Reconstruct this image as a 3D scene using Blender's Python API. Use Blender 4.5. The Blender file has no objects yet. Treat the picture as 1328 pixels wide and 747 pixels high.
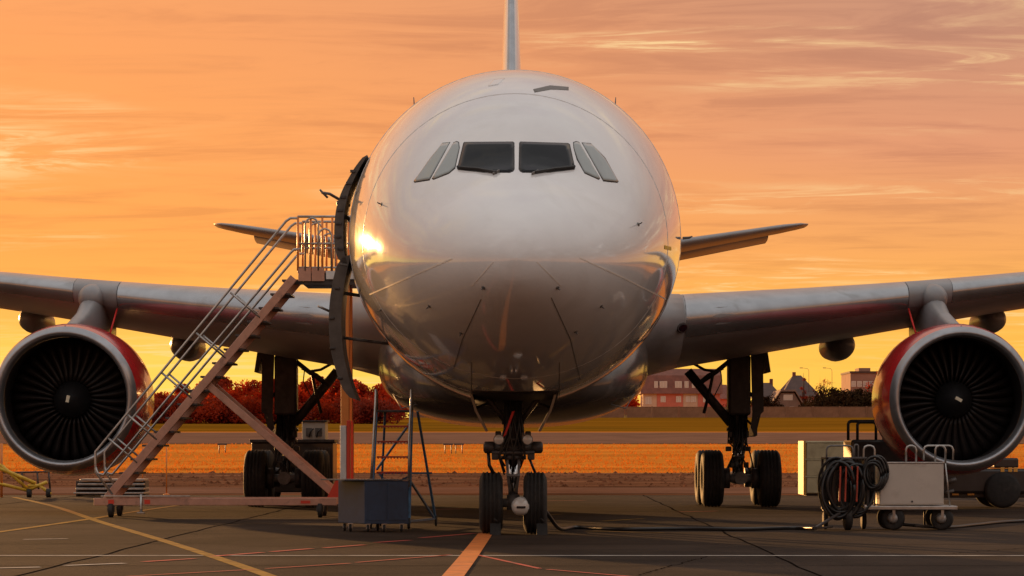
import bpy, bmesh, math, random
from mathutils import Vector, Matrix
from mathutils.bvhtree import BVHTree
R = math.radians
PI = math.pi
sc = bpy.context.scene
col = sc.collection
random.seed(7)

# ------------------------------------------------------------------ camera
FPX = 3565.0            # focal length in photograph pixels (1328 wide)
CAMH = 1.44
HOR = 581.0             # horizon row of the flat apron
cd = bpy.data.cameras.new('camera')
cam = bpy.data.objects.new('camera', cd)
col.objects.link(cam)
cam.location = (0, 0, CAMH)
cam.rotation_euler = (R(90), 0, 0)
cd.sensor_width = 36
cd.lens = FPX / 1328 * 36
cd.shift_y = (HOR - 373.5) / 1328
cd.clip_start = 0.5
cd.clip_end = 12000
sc.camera = cam

# ------------------------------------------------------------------ sky and sun
SUN_AZ = 27.0           # degrees left of the view axis (+Y)
SUN_EL = 4.8
CLX, CLY = 1.2, 7.7     # drift of the bright cloud patches
w = bpy.data.worlds.new('World')
sc.world = w
w.use_nodes = True
nt = w.node_tree
nt.nodes.clear()


class NG:
    """small helper to wire shader nodes"""
    def __init__(self, tree):
        self.t = tree

    def n(self, kind, **kw):
        nd = self.t.nodes.new(kind)
        for k, v in kw.items():
            setattr(nd, k, v)
        return nd

    def put(self, sock, v):
        if hasattr(v, 'is_output'):
            self.t.links.new(v, sock)
        else:
            sock.default_value = v

    def math(self, op, a, b=0.0, c=0.0, clamp=False):
        nd = self.n('ShaderNodeMath', operation=op, use_clamp=clamp)
        self.put(nd.inputs[0], a); self.put(nd.inputs[1], b); self.put(nd.inputs[2], c)
        return nd.outputs[0]

    def mapr(self, v, a, b, c=0.0, d=1.0, kind='SMOOTHSTEP'):
        nd = self.n('ShaderNodeMapRange', interpolation_type=kind)
        self.put(nd.inputs[0], v)
        for i, x in enumerate((a, b, c, d)):
            self.put(nd.inputs[i + 1], x)
        return nd.outputs[0]

    def mix(self, f, a, b, blend='MIX'):
        nd = self.n('ShaderNodeMix', data_type='RGBA', blend_type=blend)
        self.put(nd.inputs[0], f)
        self.put(nd.inputs[6], a if hasattr(a, 'is_output') else (*a, 1))
        self.put(nd.inputs[7], b if hasattr(b, 'is_output') else (*b, 1))
        return nd.outputs[2]

    def ramp(self, f, stops):
        nd = self.n('ShaderNodeValToRGB')
        el = nd.color_ramp.elements
        while len(el) < len(stops):
            el.new(0.5)
        for e, (p, c) in zip(el, stops):
            e.position = p
            e.color = (*c, 1) if len(c) == 3 else c
        self.put(nd.inputs[0], f)
        return nd.outputs[0]

    def noise(self, vec, scale, detail=4, rough=0.55, dist=0.0):
        nd = self.n('ShaderNodeTexNoise')
        if vec is not None:
            self.put(nd.inputs['Vector'], vec)
        nd.inputs['Scale'].default_value = scale
        nd.inputs['Detail'].default_value = detail
        nd.inputs['Roughness'].default_value = rough
        nd.inputs['Distortion'].default_value = dist
        return nd.outputs[0]

    def mapping(self, vec, scale=(1, 1, 1), loc=(0, 0, 0), rot=(0, 0, 0)):
        nd = self.n('ShaderNodeMapping')
        self.put(nd.inputs[0], vec)
        nd.inputs[1].default_value = loc
        nd.inputs[2].default_value = rot
        nd.inputs[3].default_value = scale
        return nd.outputs[0]

    def comb(self, x, y, z):
        nd = self.n('ShaderNodeCombineXYZ')
        for i, v in enumerate((x, y, z)):
            self.put(nd.inputs[i], v)
        return nd.outputs[0]


g = NG(nt)
tc = g.n('ShaderNodeTexCoord')
sep = g.n('ShaderNodeSeparateXYZ')
nt.links.new(tc.outputs['Generated'], sep.inputs[0])
dx, dy, dz = sep.outputs
cz = g.math('MAXIMUM', dz, 0.0)
sa, ca = math.sin(R(SUN_AZ)), math.cos(R(SUN_AZ))
toward = g.math('ADD', g.math('MULTIPLY', dx, -sa), g.math('MULTIPLY', dy, ca))
K = 1 / 1.15


def kc(stops):
    return [(p, tuple(v * K for v in c)) for p, c in stops]


front = g.ramp(cz, kc([(0.0, (1.15, 0.62, 0.080)), (0.035, (1.15, 0.56, 0.080)), (0.07, (0.98, 0.42, 0.12)), (0.107, (0.81, 0.335, 0.175)),
                       (0.15, (0.62, 0.295, 0.185)), (0.40, (0.60, 0.42, 0.34)), (0.8, (0.66, 0.63, 0.62)), (1.0, (0.68, 0.66, 0.65))]))
near = g.ramp(cz, kc([(0.0, (1.12, 0.82, 0.12)), (0.030, (1.12, 0.70, 0.11)), (0.050, (1.13, 0.48, 0.085)), (0.07, (1.10, 0.405, 0.078)), (0.15, (1.04, 0.375, 0.11)),
                      (0.40, (0.80, 0.45, 0.28)), (0.8, (0.66, 0.63, 0.62)), (1.0, (0.68, 0.66, 0.65))]))
back = g.ramp(cz, kc([(0.0, (1.05, 0.40, 0.13)), (0.07, (0.80, 0.32, 0.125)), (0.14, (0.38, 0.21, 0.13)), (0.26, (0.38, 0.30, 0.25)), (0.48, (0.66, 0.61, 0.575)), (0.8, (0.68, 0.66, 0.64)), (1.0, (0.68, 0.66, 0.65))]))
ff = g.mapr(toward, 0.05, 0.80)
base = g.mix(ff, back, front)
base = g.mix(g.mapr(toward, 0.78, 0.975), base, near)
# thin stratus streaks on a plane high above
inv = g.math('DIVIDE', 1.0, g.math('ADD', cz, 0.055))
pv = g.comb(g.math('MULTIPLY', dx, inv), g.math('MULTIPLY', dy, inv), 0.0)
n1 = g.noise(g.mapping(pv, (0.55, 1.30, 1), (3.1, 1.7, 0), (0, 0, R(7))), 1.9, 8, 0.62, 0.6)
n2 = g.noise(g.mapping(pv, (0.75, 1.60, 1), (9.4, 4.2, 0), (0, 0, R(-9))), 2.6, 9, 0.66, 1.0)
n3 = g.noise(g.mapping(pv, (0.55, 0.75, 1), (CLX, CLY, 0)), 0.8, 3, 0.5, 0.3)
dark = g.math('MULTIPLY', g.mapr(n1, 0.42, 0.62), g.mapr(n2, 0.62, 0.38))
dark = g.math('MULTIPLY', dark, g.mapr(cz, 0.01, 0.10, 0.10, 0.75))
sh = g.mix(dark, base, g.mix(1.0, base, (0.78, 0.74, 0.80), 'MULTIPLY'))
lit = g.math('MULTIPLY', g.mapr(n2, 0.45, 0.60), g.mapr(n3, 0.46, 0.60))
lit = g.math('MULTIPLY', lit, g.math('MULTIPLY', g.mapr(n1, 0.60, 0.40), g.mapr(cz, 0.0, 0.12, 0.45, 1.0)))
sky = g.mix(lit, sh, g.mix(ff, (0.95, 0.91, 0.86), (0.93, 0.66, 0.31)))
ns = g.n('ShaderNodeTexSky', sky_type='NISHITA')
ns.sun_disc = False
ns.sun_elevation = R(SUN_EL)
ns.sun_rotation = R(-SUN_AZ)
bg1 = g.n('ShaderNodeBackground')
bg1.inputs[1].default_value = 1.10
nt.links.new(sky, bg1.inputs[0])
bg2 = g.n('ShaderNodeBackground'); bg2.inputs[1].default_value = 0.004
nt.links.new(ns.outputs[0], bg2.inputs[0])
ad = g.n('ShaderNodeAddShader')
nt.links.new(bg1.outputs[0], ad.inputs[0]); nt.links.new(bg2.outputs[0], ad.inputs[1])
wo = g.n('ShaderNodeOutputWorld')
nt.links.new(ad.outputs[0], wo.inputs[0])

sl = bpy.data.lights.new('sun', 'SUN')
sl.energy = 5.0
sl.angle = R(0.6)
sl.color = (1.0, 0.50, 0.17)
so = bpy.data.objects.new('sun', sl)
col.objects.link(so)
sdir = Vector((-sa * math.cos(R(SUN_EL)), ca * math.cos(R(SUN_EL)), math.sin(R(SUN_EL))))
so.rotation_euler = (-sdir).to_track_quat('-Z', 'Y').to_euler()
so.location = (-60, 80, 40)

vs = sc.view_settings
vs.view_transform = 'Standard'
vs.look = 'None'
vs.exposure = 0.0
vs.gamma = 1.0
sc.cycles.use_denoising = True
sc.cycles.max_bounces = 6
sc.cycles.volume_bounces = 0

# ------------------------------------------------------------------ materials
MATS = {}


def mat(name, base, rough=0.5, metal=0.0, var=0.0, vscale=4.0, bump=0.0, bscale=30.0, spec=0.5, coat=0.0,
        trans=0.0, dirt=None, dirt_scale=1.2, stretch=(1, 1, 1), emit=None, rvar=0.0):
    m = bpy.data.materials.new(name)
    m.use_nodes = True
    t = m.node_tree
    q = NG(t)
    p = t.nodes['Principled BSDF']
    p.inputs['Roughness'].default_value = rough
    p.inputs['Metallic'].default_value = metal
    p.inputs['Specular IOR Level'].default_value = spec
    p.inputs['Coat Weight'].default_value = coat
    p.inputs['Coat Roughness'].default_value = 0.06
    c = (*base, 1)
    crd = q.n('ShaderNodeTexCoord').outputs['Object']
    if stretch != (1, 1, 1):
        crd = q.mapping(crd, stretch)
    out = None
    if var > 0:
        nz = q.noise(crd, vscale, 6, 0.6)
        lo = tuple(max(0, x * (1 - var)) for x in base)
        hi = tuple(min(1, x * (1 + var)) for x in base)
        out = q.mix(q.mapr(nz, 0.3, 0.7), lo, hi)
    if dirt:
        nz = q.noise(crd, dirt_scale, 8, 0.65, 0.6)
        out = q.mix(q.mapr(nz, 0.50, 0.72, 0.0, dirt[3]), out if out else base, dirt[:3])
    if out is not None:
        t.links.new(out, p.inputs['Base Color'])
    else:
        p.inputs['Base Color'].default_value = c
    if rvar > 0:
        nz = q.noise(crd, vscale * 1.7, 5, 0.6)
        t.links.new(q.mapr(nz, 0.3, 0.7, max(0, rough - rvar), min(1, rough + rvar)), p.inputs['Roughness'])
    if bump > 0:
        nz = q.noise(crd, bscale, 6, 0.6)
        b = q.n('ShaderNodeBump')
        b.inputs['Strength'].default_value = bump
        b.inputs['Distance'].default_value = 0.05
        t.links.new(nz, b.inputs['Height'])
        t.links.new(b.outputs[0], p.inputs['Normal'])
    if trans > 0:
        tr = q.n('ShaderNodeBsdfTranslucent')
        if out is not None:
            t.links.new(out, tr.inputs[0])
        else:
            tr.inputs[0].default_value = c
        mx = q.n('ShaderNodeMixShader')
        mx.inputs[0].default_value = trans
        t.links.new(p.outputs[0], mx.inputs[1]); t.links.new(tr.outputs[0], mx.inputs[2])
        t.links.new(mx.outputs[0], t.nodes['Material Output'].inputs[0])
    if emit:
        p.inputs['Emission Color'].default_value = (*emit[:3], 1)
        p.inputs['Emission Strength'].default_value = emit[3]
    MATS[name] = m
    return m


mat('white_paint', (0.80, 0.80, 0.80), 0.10, 0, 0.04, 0.8, 0.012, 1.3, dirt=(0.62, 0.60, 0.57, 0.35), dirt_scale=0.9, coat=0.9, rvar=0.03)
mat('belly_shaded', (0.10, 0.09, 0.085), 0.20, 0, 0.06, 0.9, 0.012, 1.5, dirt=(0.30, 0.27, 0.24, 0.5), dirt_scale=0.8, coat=0.3)  # shadow under the body is put into this near-black base colour
mat('grey_paint', (0.26, 0.26, 0.27), 0.32, 0.0, 0.10, 1.1, 0.01, 2.0, dirt=(0.22, 0.20, 0.18, 0.5), dirt_scale=0.9)
mat('slat_metal', (0.42, 0.43, 0.45), 0.26, 0.75, 0.10, 1.6, 0.01, 3.0, dirt=(0.25, 0.24, 0.23, 0.5), dirt_scale=1.3)
mat('lip_metal', (0.40, 0.40, 0.42), 0.33, 0.75, 0.12, 2.2, 0.01, 4.0, dirt=(0.18, 0.17, 0.17, 0.5))
mat('red_paint', (0.60, 0.018, 0.022), 0.22, 0, 0.10, 1.2, 0.01, 2.0, coat=0.5, dirt=(0.20, 0.02, 0.02, 0.4))
mat('duct', (0.02, 0.016, 0.016), 0.5, 0.0, 0.15, 3)
mat('blade', (0.022, 0.018, 0.018), 0.40, 0.3, 0.15, 4, spec=0.3)
mat('spinner', (0.02, 0.02, 0.022), 0.45)
mat('mark_white', (0.78, 0.72, 0.55), 0.6)
mat('glass_dark', (0.006, 0.007, 0.010), 0.04, 0, spec=0.22)
mat('glass_pale', (0.28, 0.31, 0.30), 0.05, 0, spec=0.6, coat=1.0)
mat('gasket', (0.035, 0.035, 0.035), 0.6)
mat('seam', (0.16, 0.15, 0.14), 0.5)
mat('joint', (0.64, 0.63, 0.62), 0.3)
mat('seam_light', (0.80, 0.76, 0.70), 0.4)
mat('rubber', (0.022, 0.020, 0.019), 0.75, 0, 0.25, 9, 0.15, 60, dirt=(0.07, 0.055, 0.045, 0.5), dirt_scale=5)
mat('rim', (0.45, 0.43, 0.41), 0.4, 0.5, 0.2, 8, dirt=(0.08, 0.06, 0.05, 0.6), dirt_scale=6)
mat('gear_grey', (0.16, 0.15, 0.145), 0.45, 0.1, 0.25, 6, dirt=(0.04, 0.03, 0.025, 0.7), dirt_scale=4)
mat('gear_dark', (0.06, 0.05, 0.048), 0.5, 0.1, 0.3, 6, dirt=(0.02, 0.015, 0.012, 0.7), dirt_scale=4)
mat('chrome', (0.75, 0.75, 0.76), 0.12, 1.0)
mat('hose_black', (0.014, 0.013, 0.013), 0.38, 0, 0.2, 8)
mat('lamp_glass', (0.72, 0.70, 0.66), 0.12, 0, coat=1.0)
mat('flag_red', (0.70, 0.03, 0.02), 0.6)
mat('recess_dark', (0.018, 0.013, 0.012), 0.8)  # near-black base colour stands for the shade inside a recess
mat('door_inner', (0.10, 0.085, 0.075), 0.5, 0, 0.25, 5, 0.05, 14)
mat('galv', (0.42, 0.40, 0.38), 0.35, 0.75, 0.15, 7, dirt=(0.20, 0.16, 0.13, 0.5), dirt_scale=5)
mat('stair_lit', (0.52, 0.27, 0.19), 0.45, 0, 0.12, 3, 0.02, 20, dirt=(0.16, 0.10, 0.08, 0.55), dirt_scale=3)  # base colour carries the orange light falling on the stairs
mat('stair_dark', (0.07, 0.06, 0.06), 0.55, 0.2, 0.2, 6)
mat('stair_orange', (0.75, 0.24, 0.05), 0.4, 0, 0.1, 3)
mat('stair_white', (0.66, 0.66, 0.66), 0.4, 0, 0.1, 3, dirt=(0.3, 0.27, 0.25, 0.5), dirt_scale=4)
mat('reflector_red', (0.65, 0.05, 0.03), 0.3)
mat('blue_paint', (0.020, 0.050, 0.11), 0.42, 0, 0.14, 3, 0.03, 16, dirt=(0.012, 0.024, 0.045, 0.6), dirt_scale=3.5)
mat('blue_lid', (0.10, 0.11, 0.13), 0.35, 0.3, 0.1, 4)
mat('ladder_blue', (0.05, 0.13, 0.24), 0.4, 0.2, 0.2, 6, dirt=(0.03, 0.04, 0.05, 0.6), dirt_scale=6)
mat('step_red', (0.45, 0.06, 0.03), 0.5, 0, 0.2, 7)
mat('cart_white', (0.54, 0.48, 0.42), 0.45, 0, 0.05, 2.5, 0.02, 14, dirt=(0.33, 0.28, 0.23, 0.5), dirt_scale=3)
mat('bin_metal', (0.42, 0.36, 0.22), 0.45, 0.25, 0.12, 3, 0.02, 12, dirt=(0.20, 0.16, 0.09, 0.5), dirt_scale=2.5)
mat('bin_side_lit', (0.42, 0.20, 0.03), 0.5, 0.1, 0.12, 4)  # yellow-orange sunlight on the left side put into the base colour
mat('tractor_dark', (0.035, 0.03, 0.03), 0.4, 0.1, 0.2, 4, coat=0.3)
mat('amber', (0.9, 0.45, 0.08), 0.2, coat=1.0)
mat('yellow_paint', (0.72, 0.46, 0.04), 0.45, 0, 0.15, 5, dirt=(0.3, 0.15, 0.03, 0.5), dirt_scale=4)
mat('asphalt', (0.043, 0.029, 0.0215), 0.82, 0, 0.34, 0.35, 0.35, 22, spec=0.06, dirt=(0.016, 0.012, 0.010, 0.75), dirt_scale=0.22)
mat('apron_line_white', (0.52, 0.46, 0.40), 0.7, 0, 0.25, 3, dirt=(0.10, 0.085, 0.075, 0.8), dirt_scale=2.2)
mat('apron_line_yellow', (0.33, 0.17, 0.030), 0.7, 0, 0.3, 3, dirt=(0.05, 0.035, 0.025, 0.9), dirt_scale=3.2, spec=0.1)
mat('tar', (0.014, 0.010, 0.008), 1.0, 0, 0.2, 3, spec=0.0)
mat('apron_line_orange', (0.70, 0.19, 0.03), 0.65, 0, 0.15, 3, dirt=(0.20, 0.07, 0.04, 0.6), dirt_scale=2.2)
mat('apron_line_red', (0.50, 0.06, 0.04), 0.7, 0, 0.25, 3, dirt=(0.10, 0.06, 0.05, 0.8), dirt_scale=2.2)
mat('dirt', (0.20, 0.085, 0.042), 0.9, 0, 0.4, 0.6, 0.6, 3.0, spec=0.0, dirt=(0.07, 0.045, 0.03, 0.8), dirt_scale=0.5, stretch=(0.3, 1, 1))
mat('clod', (0.22, 0.09, 0.045), 0.9, 0, 0.4, 2, spec=0.0)
mat('grass_ground', (0.72, 0.235, 0.030), 0.9, 0, 0.22, 0.10, 0.35, 1.2, spec=0.0, dirt=(0.34, 0.115, 0.018, 0.85), dirt_scale=0.13, stretch=(0.12, 1, 1))
mat('grass_far', (0.25, 0.105, 0.008), 0.9, 0, 0.25, 0.1, 0.6, 1.5, spec=0.0, stretch=(0.25, 1, 1))
mat('grass_blade', (0.66, 0.21, 0.026), 0.7, 0, 0.12, 0.2, trans=0.40, spec=0.0, stretch=(0.15, 1, 1))
mat('taxiway', (0.23, 0.115, 0.070), 0.8, 0, 0.15, 0.3, spec=0.0)
mat('wall_concrete', (0.28, 0.145, 0.085), 0.85, 0, 0.18, 0.8, 0.2, 6, dirt=(0.18, 0.11, 0.08, 0.6), dirt_scale=0.7, spec=0.1)
mat('bark', (0.07, 0.04, 0.028), 0.9, 0, 0.3, 4)
mat('leaf_red', (0.58, 0.052, 0.010), 0.7, 0, 0.5, 0.35, trans=0.55, spec=0.2)
mat('leaf_brown', (0.34, 0.036, 0.009), 0.7, 0, 0.4, 0.4, trans=0.5, spec=0.2)
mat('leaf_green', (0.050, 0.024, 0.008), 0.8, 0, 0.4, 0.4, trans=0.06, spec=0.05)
mat('roof_tile', (0.20, 0.065, 0.04), 0.8, 0, 0.2, 1.2, 0.3, 8)
mat('roof_dark', (0.085, 0.045, 0.035), 0.8, 0, 0.2, 1.2, 0.3, 8)
mat('house_pink', (0.55, 0.16, 0.105), 0.85, 0, 0.10, 0.8)
mat('house_cream', (0.58, 0.40, 0.27), 0.85, 0, 0.10, 0.8)
mat('house_brown', (0.24, 0.15, 0.11), 0.85, 0, 0.12, 0.8)
mat('block_wall', (0.32, 0.17, 0.12), 0.85, 0, 0.12, 0.4)
mat('window_pane', (0.50, 0.44, 0.40), 0.08, 0, coat=1.0)
mat('window_frame', (0.66, 0.58, 0.50), 0.5)
mat('street_metal', (0.10, 0.07, 0.05), 0.5)


# ------------------------------------------------------------------ mesh helpers
def top_off(o):
    v = Vector((0, 0, 0))
    while o is not None:
        v += o.location
        o = o.parent
    return v


def link(name, me, m, parent=None, kind=None):
    o = bpy.data.objects.new(name, me)
    col.objects.link(o)
    if m is not None and len(me.materials) == 0:
        me.materials.append(MATS[m])
    if parent is not None:
        o.parent = parent
    if kind:
        o['kind'] = kind
    return o


def tag(o, label, cat, group=None, kind=None):
    o['label'] = label
    o['category'] = cat
    if group:
        o['group'] = group
    if kind:
        o['kind'] = kind
    return o


def thing(name, label, cat, loc=(0, 0, 0), group=None):
    o = bpy.data.objects.new(name, None)
    o.empty_display_size = 0.3
    col.objects.link(o)
    o.location = loc
    return tag(o, label, cat, group)


class MB:
    def __init__(self):
        self.v = []; self.f = []; self.s = []

    def quad(self, *p):
        i = len(self.v)
        self.v += [Vector(x) for x in p]
        self.f.append(tuple(range(i, i + len(p)))); self.s.append(False)
        return self

    def box(self, c, size, rot=None, bev=0.0):
        bm = bmesh.new()
        bmesh.ops.create_cube(bm, size=1)
        for v in bm.verts:
            v.co = Vector((v.co.x * size[0], v.co.y * size[1], v.co.z * size[2]))
        if bev > 0:
            bmesh.ops.bevel(bm, geom=bm.edges[:], offset=min(bev, min(size) * 0.45), segments=2, affect='EDGES', profile=0.5)
        m = rot if rot is not None else Matrix.Identity(3)
        i = len(self.v)
        bm.verts.index_update()
        self.v += [m @ v.co + Vector(c) for v in bm.verts]
        for f in bm.faces:
            self.f.append(tuple(i + v.index for v in f.verts)); self.s.append(False)
        bm.free()
        return self

    def span(self, x0, x1, y0, y1, z0, z1, bev=0.0):
        return self.box(((x0 + x1) / 2, (y0 + y1) / 2, (z0 + z1) / 2), (abs(x1 - x0), abs(y1 - y0), abs(z1 - z0)), None, bev)

    def bar(self, a, b, wx, wz, bev=0.0):
        """rectangular bar from a to b, wx across (horizontal), wz in the other direction"""
        a = Vector(a); b = Vector(b)
        d = b - a
        q = d.to_track_quat('Y', 'Z').to_matrix()
        return self.box((a + b) / 2, (wx, d.length, wz), q, bev)

    def rings(self, rs, closed=True, cap0=True, cap1=True, smooth=True):
        i0 = len(self.v)
        n = len(rs[0])
        for r in rs:
            self.v += [Vector(p) for p in r]
        m = n if closed else n - 1
        for k in range(len(rs) - 1):
            a = i0 + k * n; b = a + n
            for j in range(m):
                j2 = (j + 1) % n
                self.f.append((a + j, a + j2, b + j2, b + j)); self.s.append(smooth)
        if cap0:
            self.f.append(tuple(i0 + j for j in reversed(range(n)))); self.s.append(False)
        if cap1:
            e = i0 + (len(rs) - 1) * n
            self.f.append(tuple(e + j for j in range(n))); self.s.append(False)
        return self

    def tube(self, pts, r, n=8, cap=True):
        pts = [Vector(p) for p in pts]
        rr = r if isinstance(r, (list, tuple)) else [r] * len(pts)
        rs = []
        up = None
        for k, p in enumerate(pts):
            if k == 0: d = pts[1] - p
            elif k == len(pts) - 1: d = p - pts[k - 1]
            else: d = (pts[k + 1] - p).normalized() + (p - pts[k - 1]).normalized()
            d.normalize()
            if up is None:
                up = Vector((0, 0, 1)) if abs(d.z) < 0.9 else Vector((1, 0, 0))
            s = d.cross(up)
            if s.length < 1e-5:
                s = d.orthogonal()
            s.normalize()
            u = s.cross(d).normalized()
            up = u
            rs.append([p + (s * math.cos(2 * PI * j / n) + u * math.sin(2 * PI * j / n)) * rr[k] for j in range(n)])
        return self.rings(rs, True, cap, cap)

    def lathe(self, prof, c, axis='Y', n=32, cap0=False, cap1=False):
        c = Vector(c)
        rs = []
        for (t, r) in prof:
            ring = []
            for j in range(n):
                a = 2 * PI * j / n
                u, v = r * math.cos(a), r * math.sin(a)
                if axis == 'Y': p = Vector((u, t, v))
                elif axis == 'X': p = Vector((t, u, v))
                else: p = Vector((u, v, t))
                ring.append(c + p)
            rs.append(ring)
        return self.rings(rs, True, cap0, cap1)

    def prism(self, poly, y0, y1, axis='Y'):
        """extrude 2D polygon (x,z) along y"""
        if axis == 'Y':
            a = [(p[0], y0, p[1]) for p in poly]; b = [(p[0], y1, p[1]) for p in poly]
        else:
            a = [(y0, p[0], p[1]) for p in poly]; b = [(y1, p[0], p[1]) for p in poly]
        return self.rings([a, b], True, True, True, False)

    def mesh(self, name, off=Vector((0, 0, 0)), fix=True, bevel=0):
        me = bpy.data.meshes.new(name)
        me.from_pydata([tuple(v - off) for v in self.v], [], self.f)
        me.polygons.foreach_set('use_smooth', self.s)
        if fix:
            bm = bmesh.new(); bm.from_mesh(me)
            bmesh.ops.recalc_face_normals(bm, faces=bm.faces[:])
            bm.to_mesh(me); bm.free()
        me.update()
        return me

    def build(self, name, m, parent=None, kind=None):
        off = top_off(parent) if parent is not None else Vector((0, 0, 0))
        return link(name, self.mesh(name, off), m, parent, kind)

    def build_at(self, name, m, loc, kind=None):
        """top-level mesh with its origin at loc"""
        o = link(name, self.mesh(name, Vector(loc)), m, None, kind)
        o.location = loc
        return o


def inst(src, name, parent, loc, rot=None):
    """a repeat sharing mesh data"""
    o = bpy.data.objects.new(name, src)
    col.objects.link(o)
    o.parent = parent
    o.location = loc
    if rot is not None:
        o.rotation_euler = rot
    return o


def lerp_tab(tab, x):
    """smooth (monotone-ish cubic) table lookup"""
    n = len(tab)
    if x <= tab[0][0]: return list(tab[0][1:])
    if x >= tab[-1][0]: return list(tab[-1][1:])
    for i in range(n - 1):
        if tab[i][0] <= x <= tab[i + 1][0]:
            break
    x0, x1 = tab[i][0], tab[i + 1][0]
    h = x1 - x0
    t = (x - x0) / h
    out = []
    for k in range(1, len(tab[0])):
        y0, y1 = tab[i][k], tab[i + 1][k]
        s = (y1 - y0) / h
        sl0 = (y0 - tab[i - 1][k]) / (x0 - tab[i - 1][0]) if i > 0 else s
        sl1 = (tab[i + 2][k] - y1) / (tab[i + 2][0] - x1) if i + 2 < n else s
        m0 = 0.0 if sl0 * s <= 0 else 2 * sl0 * s / (sl0 + s)
        m1 = 0.0 if sl1 * s <= 0 else 2 * sl1 * s / (sl1 + s)
        if i == 0: m0 = s
        out.append((2 * t**3 - 3 * t**2 + 1) * y0 + (t**3 - 2 * t**2 + t) * h * m0 + (-2 * t**3 + 3 * t**2) * y1 + (t**3 - t**2) * h * m1)
    return out


# ------------------------------------------------------------------ the ground
def gz(y):
    """height of the land along the view axis: flat apron, then a gentle rise to the road"""
    if y < 88: return 0.0
    if y < 94: return 0.02 * (y - 88)**2 / 12 * 0.5 * 1.0
    if y < 370: return 0.02 * (y - 90.0) - 0.05
    return 0.02 * 280 - 0.05


def sheet(name, x0, x1, ys, lift, m, nx=8):
    mb = MB()
    rs = [[(x0 + (x1 - x0) * j / nx, y, gz(y) + lift) for j in range(nx + 1)] for y in ys]
    mb.rings(rs, False, False, False, True)
    o = link(name, mb.mesh(name, fix=False), m)
    for p in o.data.polygons:
        pass
    o['kind'] = 'structure'
    bm = bmesh.new(); bm.from_mesh(o.data)
    for f in bm.faces:
        if f.normal.z < 0: f.normal_flip()
    bm.to_mesh(o.data); bm.free()
    return o


def yr(a, b, st):
    n = max(1, int((b - a) / st))
    return [a + (b - a) * i / n for i in range(n + 1)]


land = sheet('ground', -4000, 4000, [-300] + yr(80, 376, 4) + [700, 2000, 6000], -0.012, 'grass_ground')
apron = sheet('apron', -260, 260, [-120, 0, 40, 84.0], 0.0, 'asphalt')
verge = sheet('dirt_verge', -260, 260, yr(84.0, 113.0, 2), 0.003, 'dirt')
track = sheet('service_track', -260, 260, yr(86.5, 95.5, 2), 0.010, 'taxiway')
taxi = sheet('taxiway', -400, 400, yr(178, 229, 4), 0.012, 'taxiway')
fargrass = sheet('far_grass_strip', -400, 400, yr(236, 376, 4), 0.012, 'grass_far')


def line(pts, wd, m, z=0.004):
    """a painted line on the apron along ground points"""
    pts = [Vector((p[0], p[1], 0)) for p in pts]
    mb = MB()
    rs = []
    for k, p in enumerate(pts):
        d = (pts[min(k + 1, len(pts) - 1)] - pts[max(k - 1, 0)]).normalized()
        s = Vector((-d.y, d.x, 0)) * wd / 2
        rs.append([p - s + Vector((0, 0, z)), p + s + Vector((0, 0, z))])
    mb.rings(rs, False, False, False, False)
    me = mb.mesh('painted_line', fix=False)
    bm = bmesh.new(); bm.from_mesh(me)
    for f in bm.faces:
        if f.normal.z < 0: f.normal_flip()
    bm.to_mesh(me); bm.free()
    return link('painted_line', me, m, apron)


def gp(x, y):
    """apron point seen at photograph position (x, y)"""
    d = FPX * CAMH / (y - HOR)
    return ((x - 664) * d / FPX, d)


def smooth_pts(pts, n=8):
    P = [Vector((*p, 0)) for p in pts]
    out = []
    for i in range(len(P) - 1):
        p0 = P[max(i - 1, 0)]; p1 = P[i]; p2 = P[i + 1]; p3 = P[min(i + 2, len(P) - 1)]
        for k in range(n):
            t = k / n
            out.append(0.5 * ((2 * p1) + (p2 - p0) * t + (2 * p0 - 5 * p1 + 4 * p2 - p3) * t * t + (3 * p1 - p0 - 3 * p2 + p3) * t**3))
    out.append(P[-1])
    return [(v.x, v.y) for v in out]


line([(-60, 36.9), (60, 36.6)], 0.16, 'apron_line_white')
line(smooth_pts([(-0.9, 12), (-0.70, 28), (-0.58, 36), (-0.44, 46.4)]), 0.25, 'apron_line_orange', 0.008)
line(smooth_pts([gp(18, 645), gp(70, 657), gp(130, 677), gp(220, 704), gp(345, 746), (-1.4, 24), (-0.5, 18)]), 0.17, 'apron_line_yellow', 0.0065)
line(smooth_pts([gp(-80, 700), gp(0, 690), gp(125, 672), gp(160, 666), gp(235, 655)]), 0.17, 'apron_line_yellow', 0.0055)
for a, b in (((30, 700), (88, 699)), ((-40, 738), (52, 736)), ((84, 734), (162, 731)), ((186, 729), (252, 725)), ((275, 722), (340, 717)),
             ((352, 716), (404, 712)), ((421, 711), (472, 707)), ((487, 704), (532, 701)), ((545, 698), (616, 692))):
    line([gp(*a), gp(*b)], 0.13, 'apron_line_red' if a[0] > 180 else 'apron_line_white', 0.007)
for a, b in (((165, 748), (330, 739)), ((345, 738), (455, 731)), ((462, 730), (585, 720)), ((600, 716), (700, 738)), ((710, 739), (860, 752))):
    line([gp(*a), gp(*b)], 0.07, 'apron_line_red', 0.0075)
for a, b in (((780, 676), (832, 673)), ((760, 689), (860, 691)), ((690, 650), (760, 649)), ((700, 668), (730, 667)), ((560, 661), (600, 660)), ((880, 664), (930, 663))):
    line([gp(*a), gp(*b)], 0.16, 'apron_line_yellow' if a[1] > 665 else 'apron_line_red', 0.005)

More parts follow.
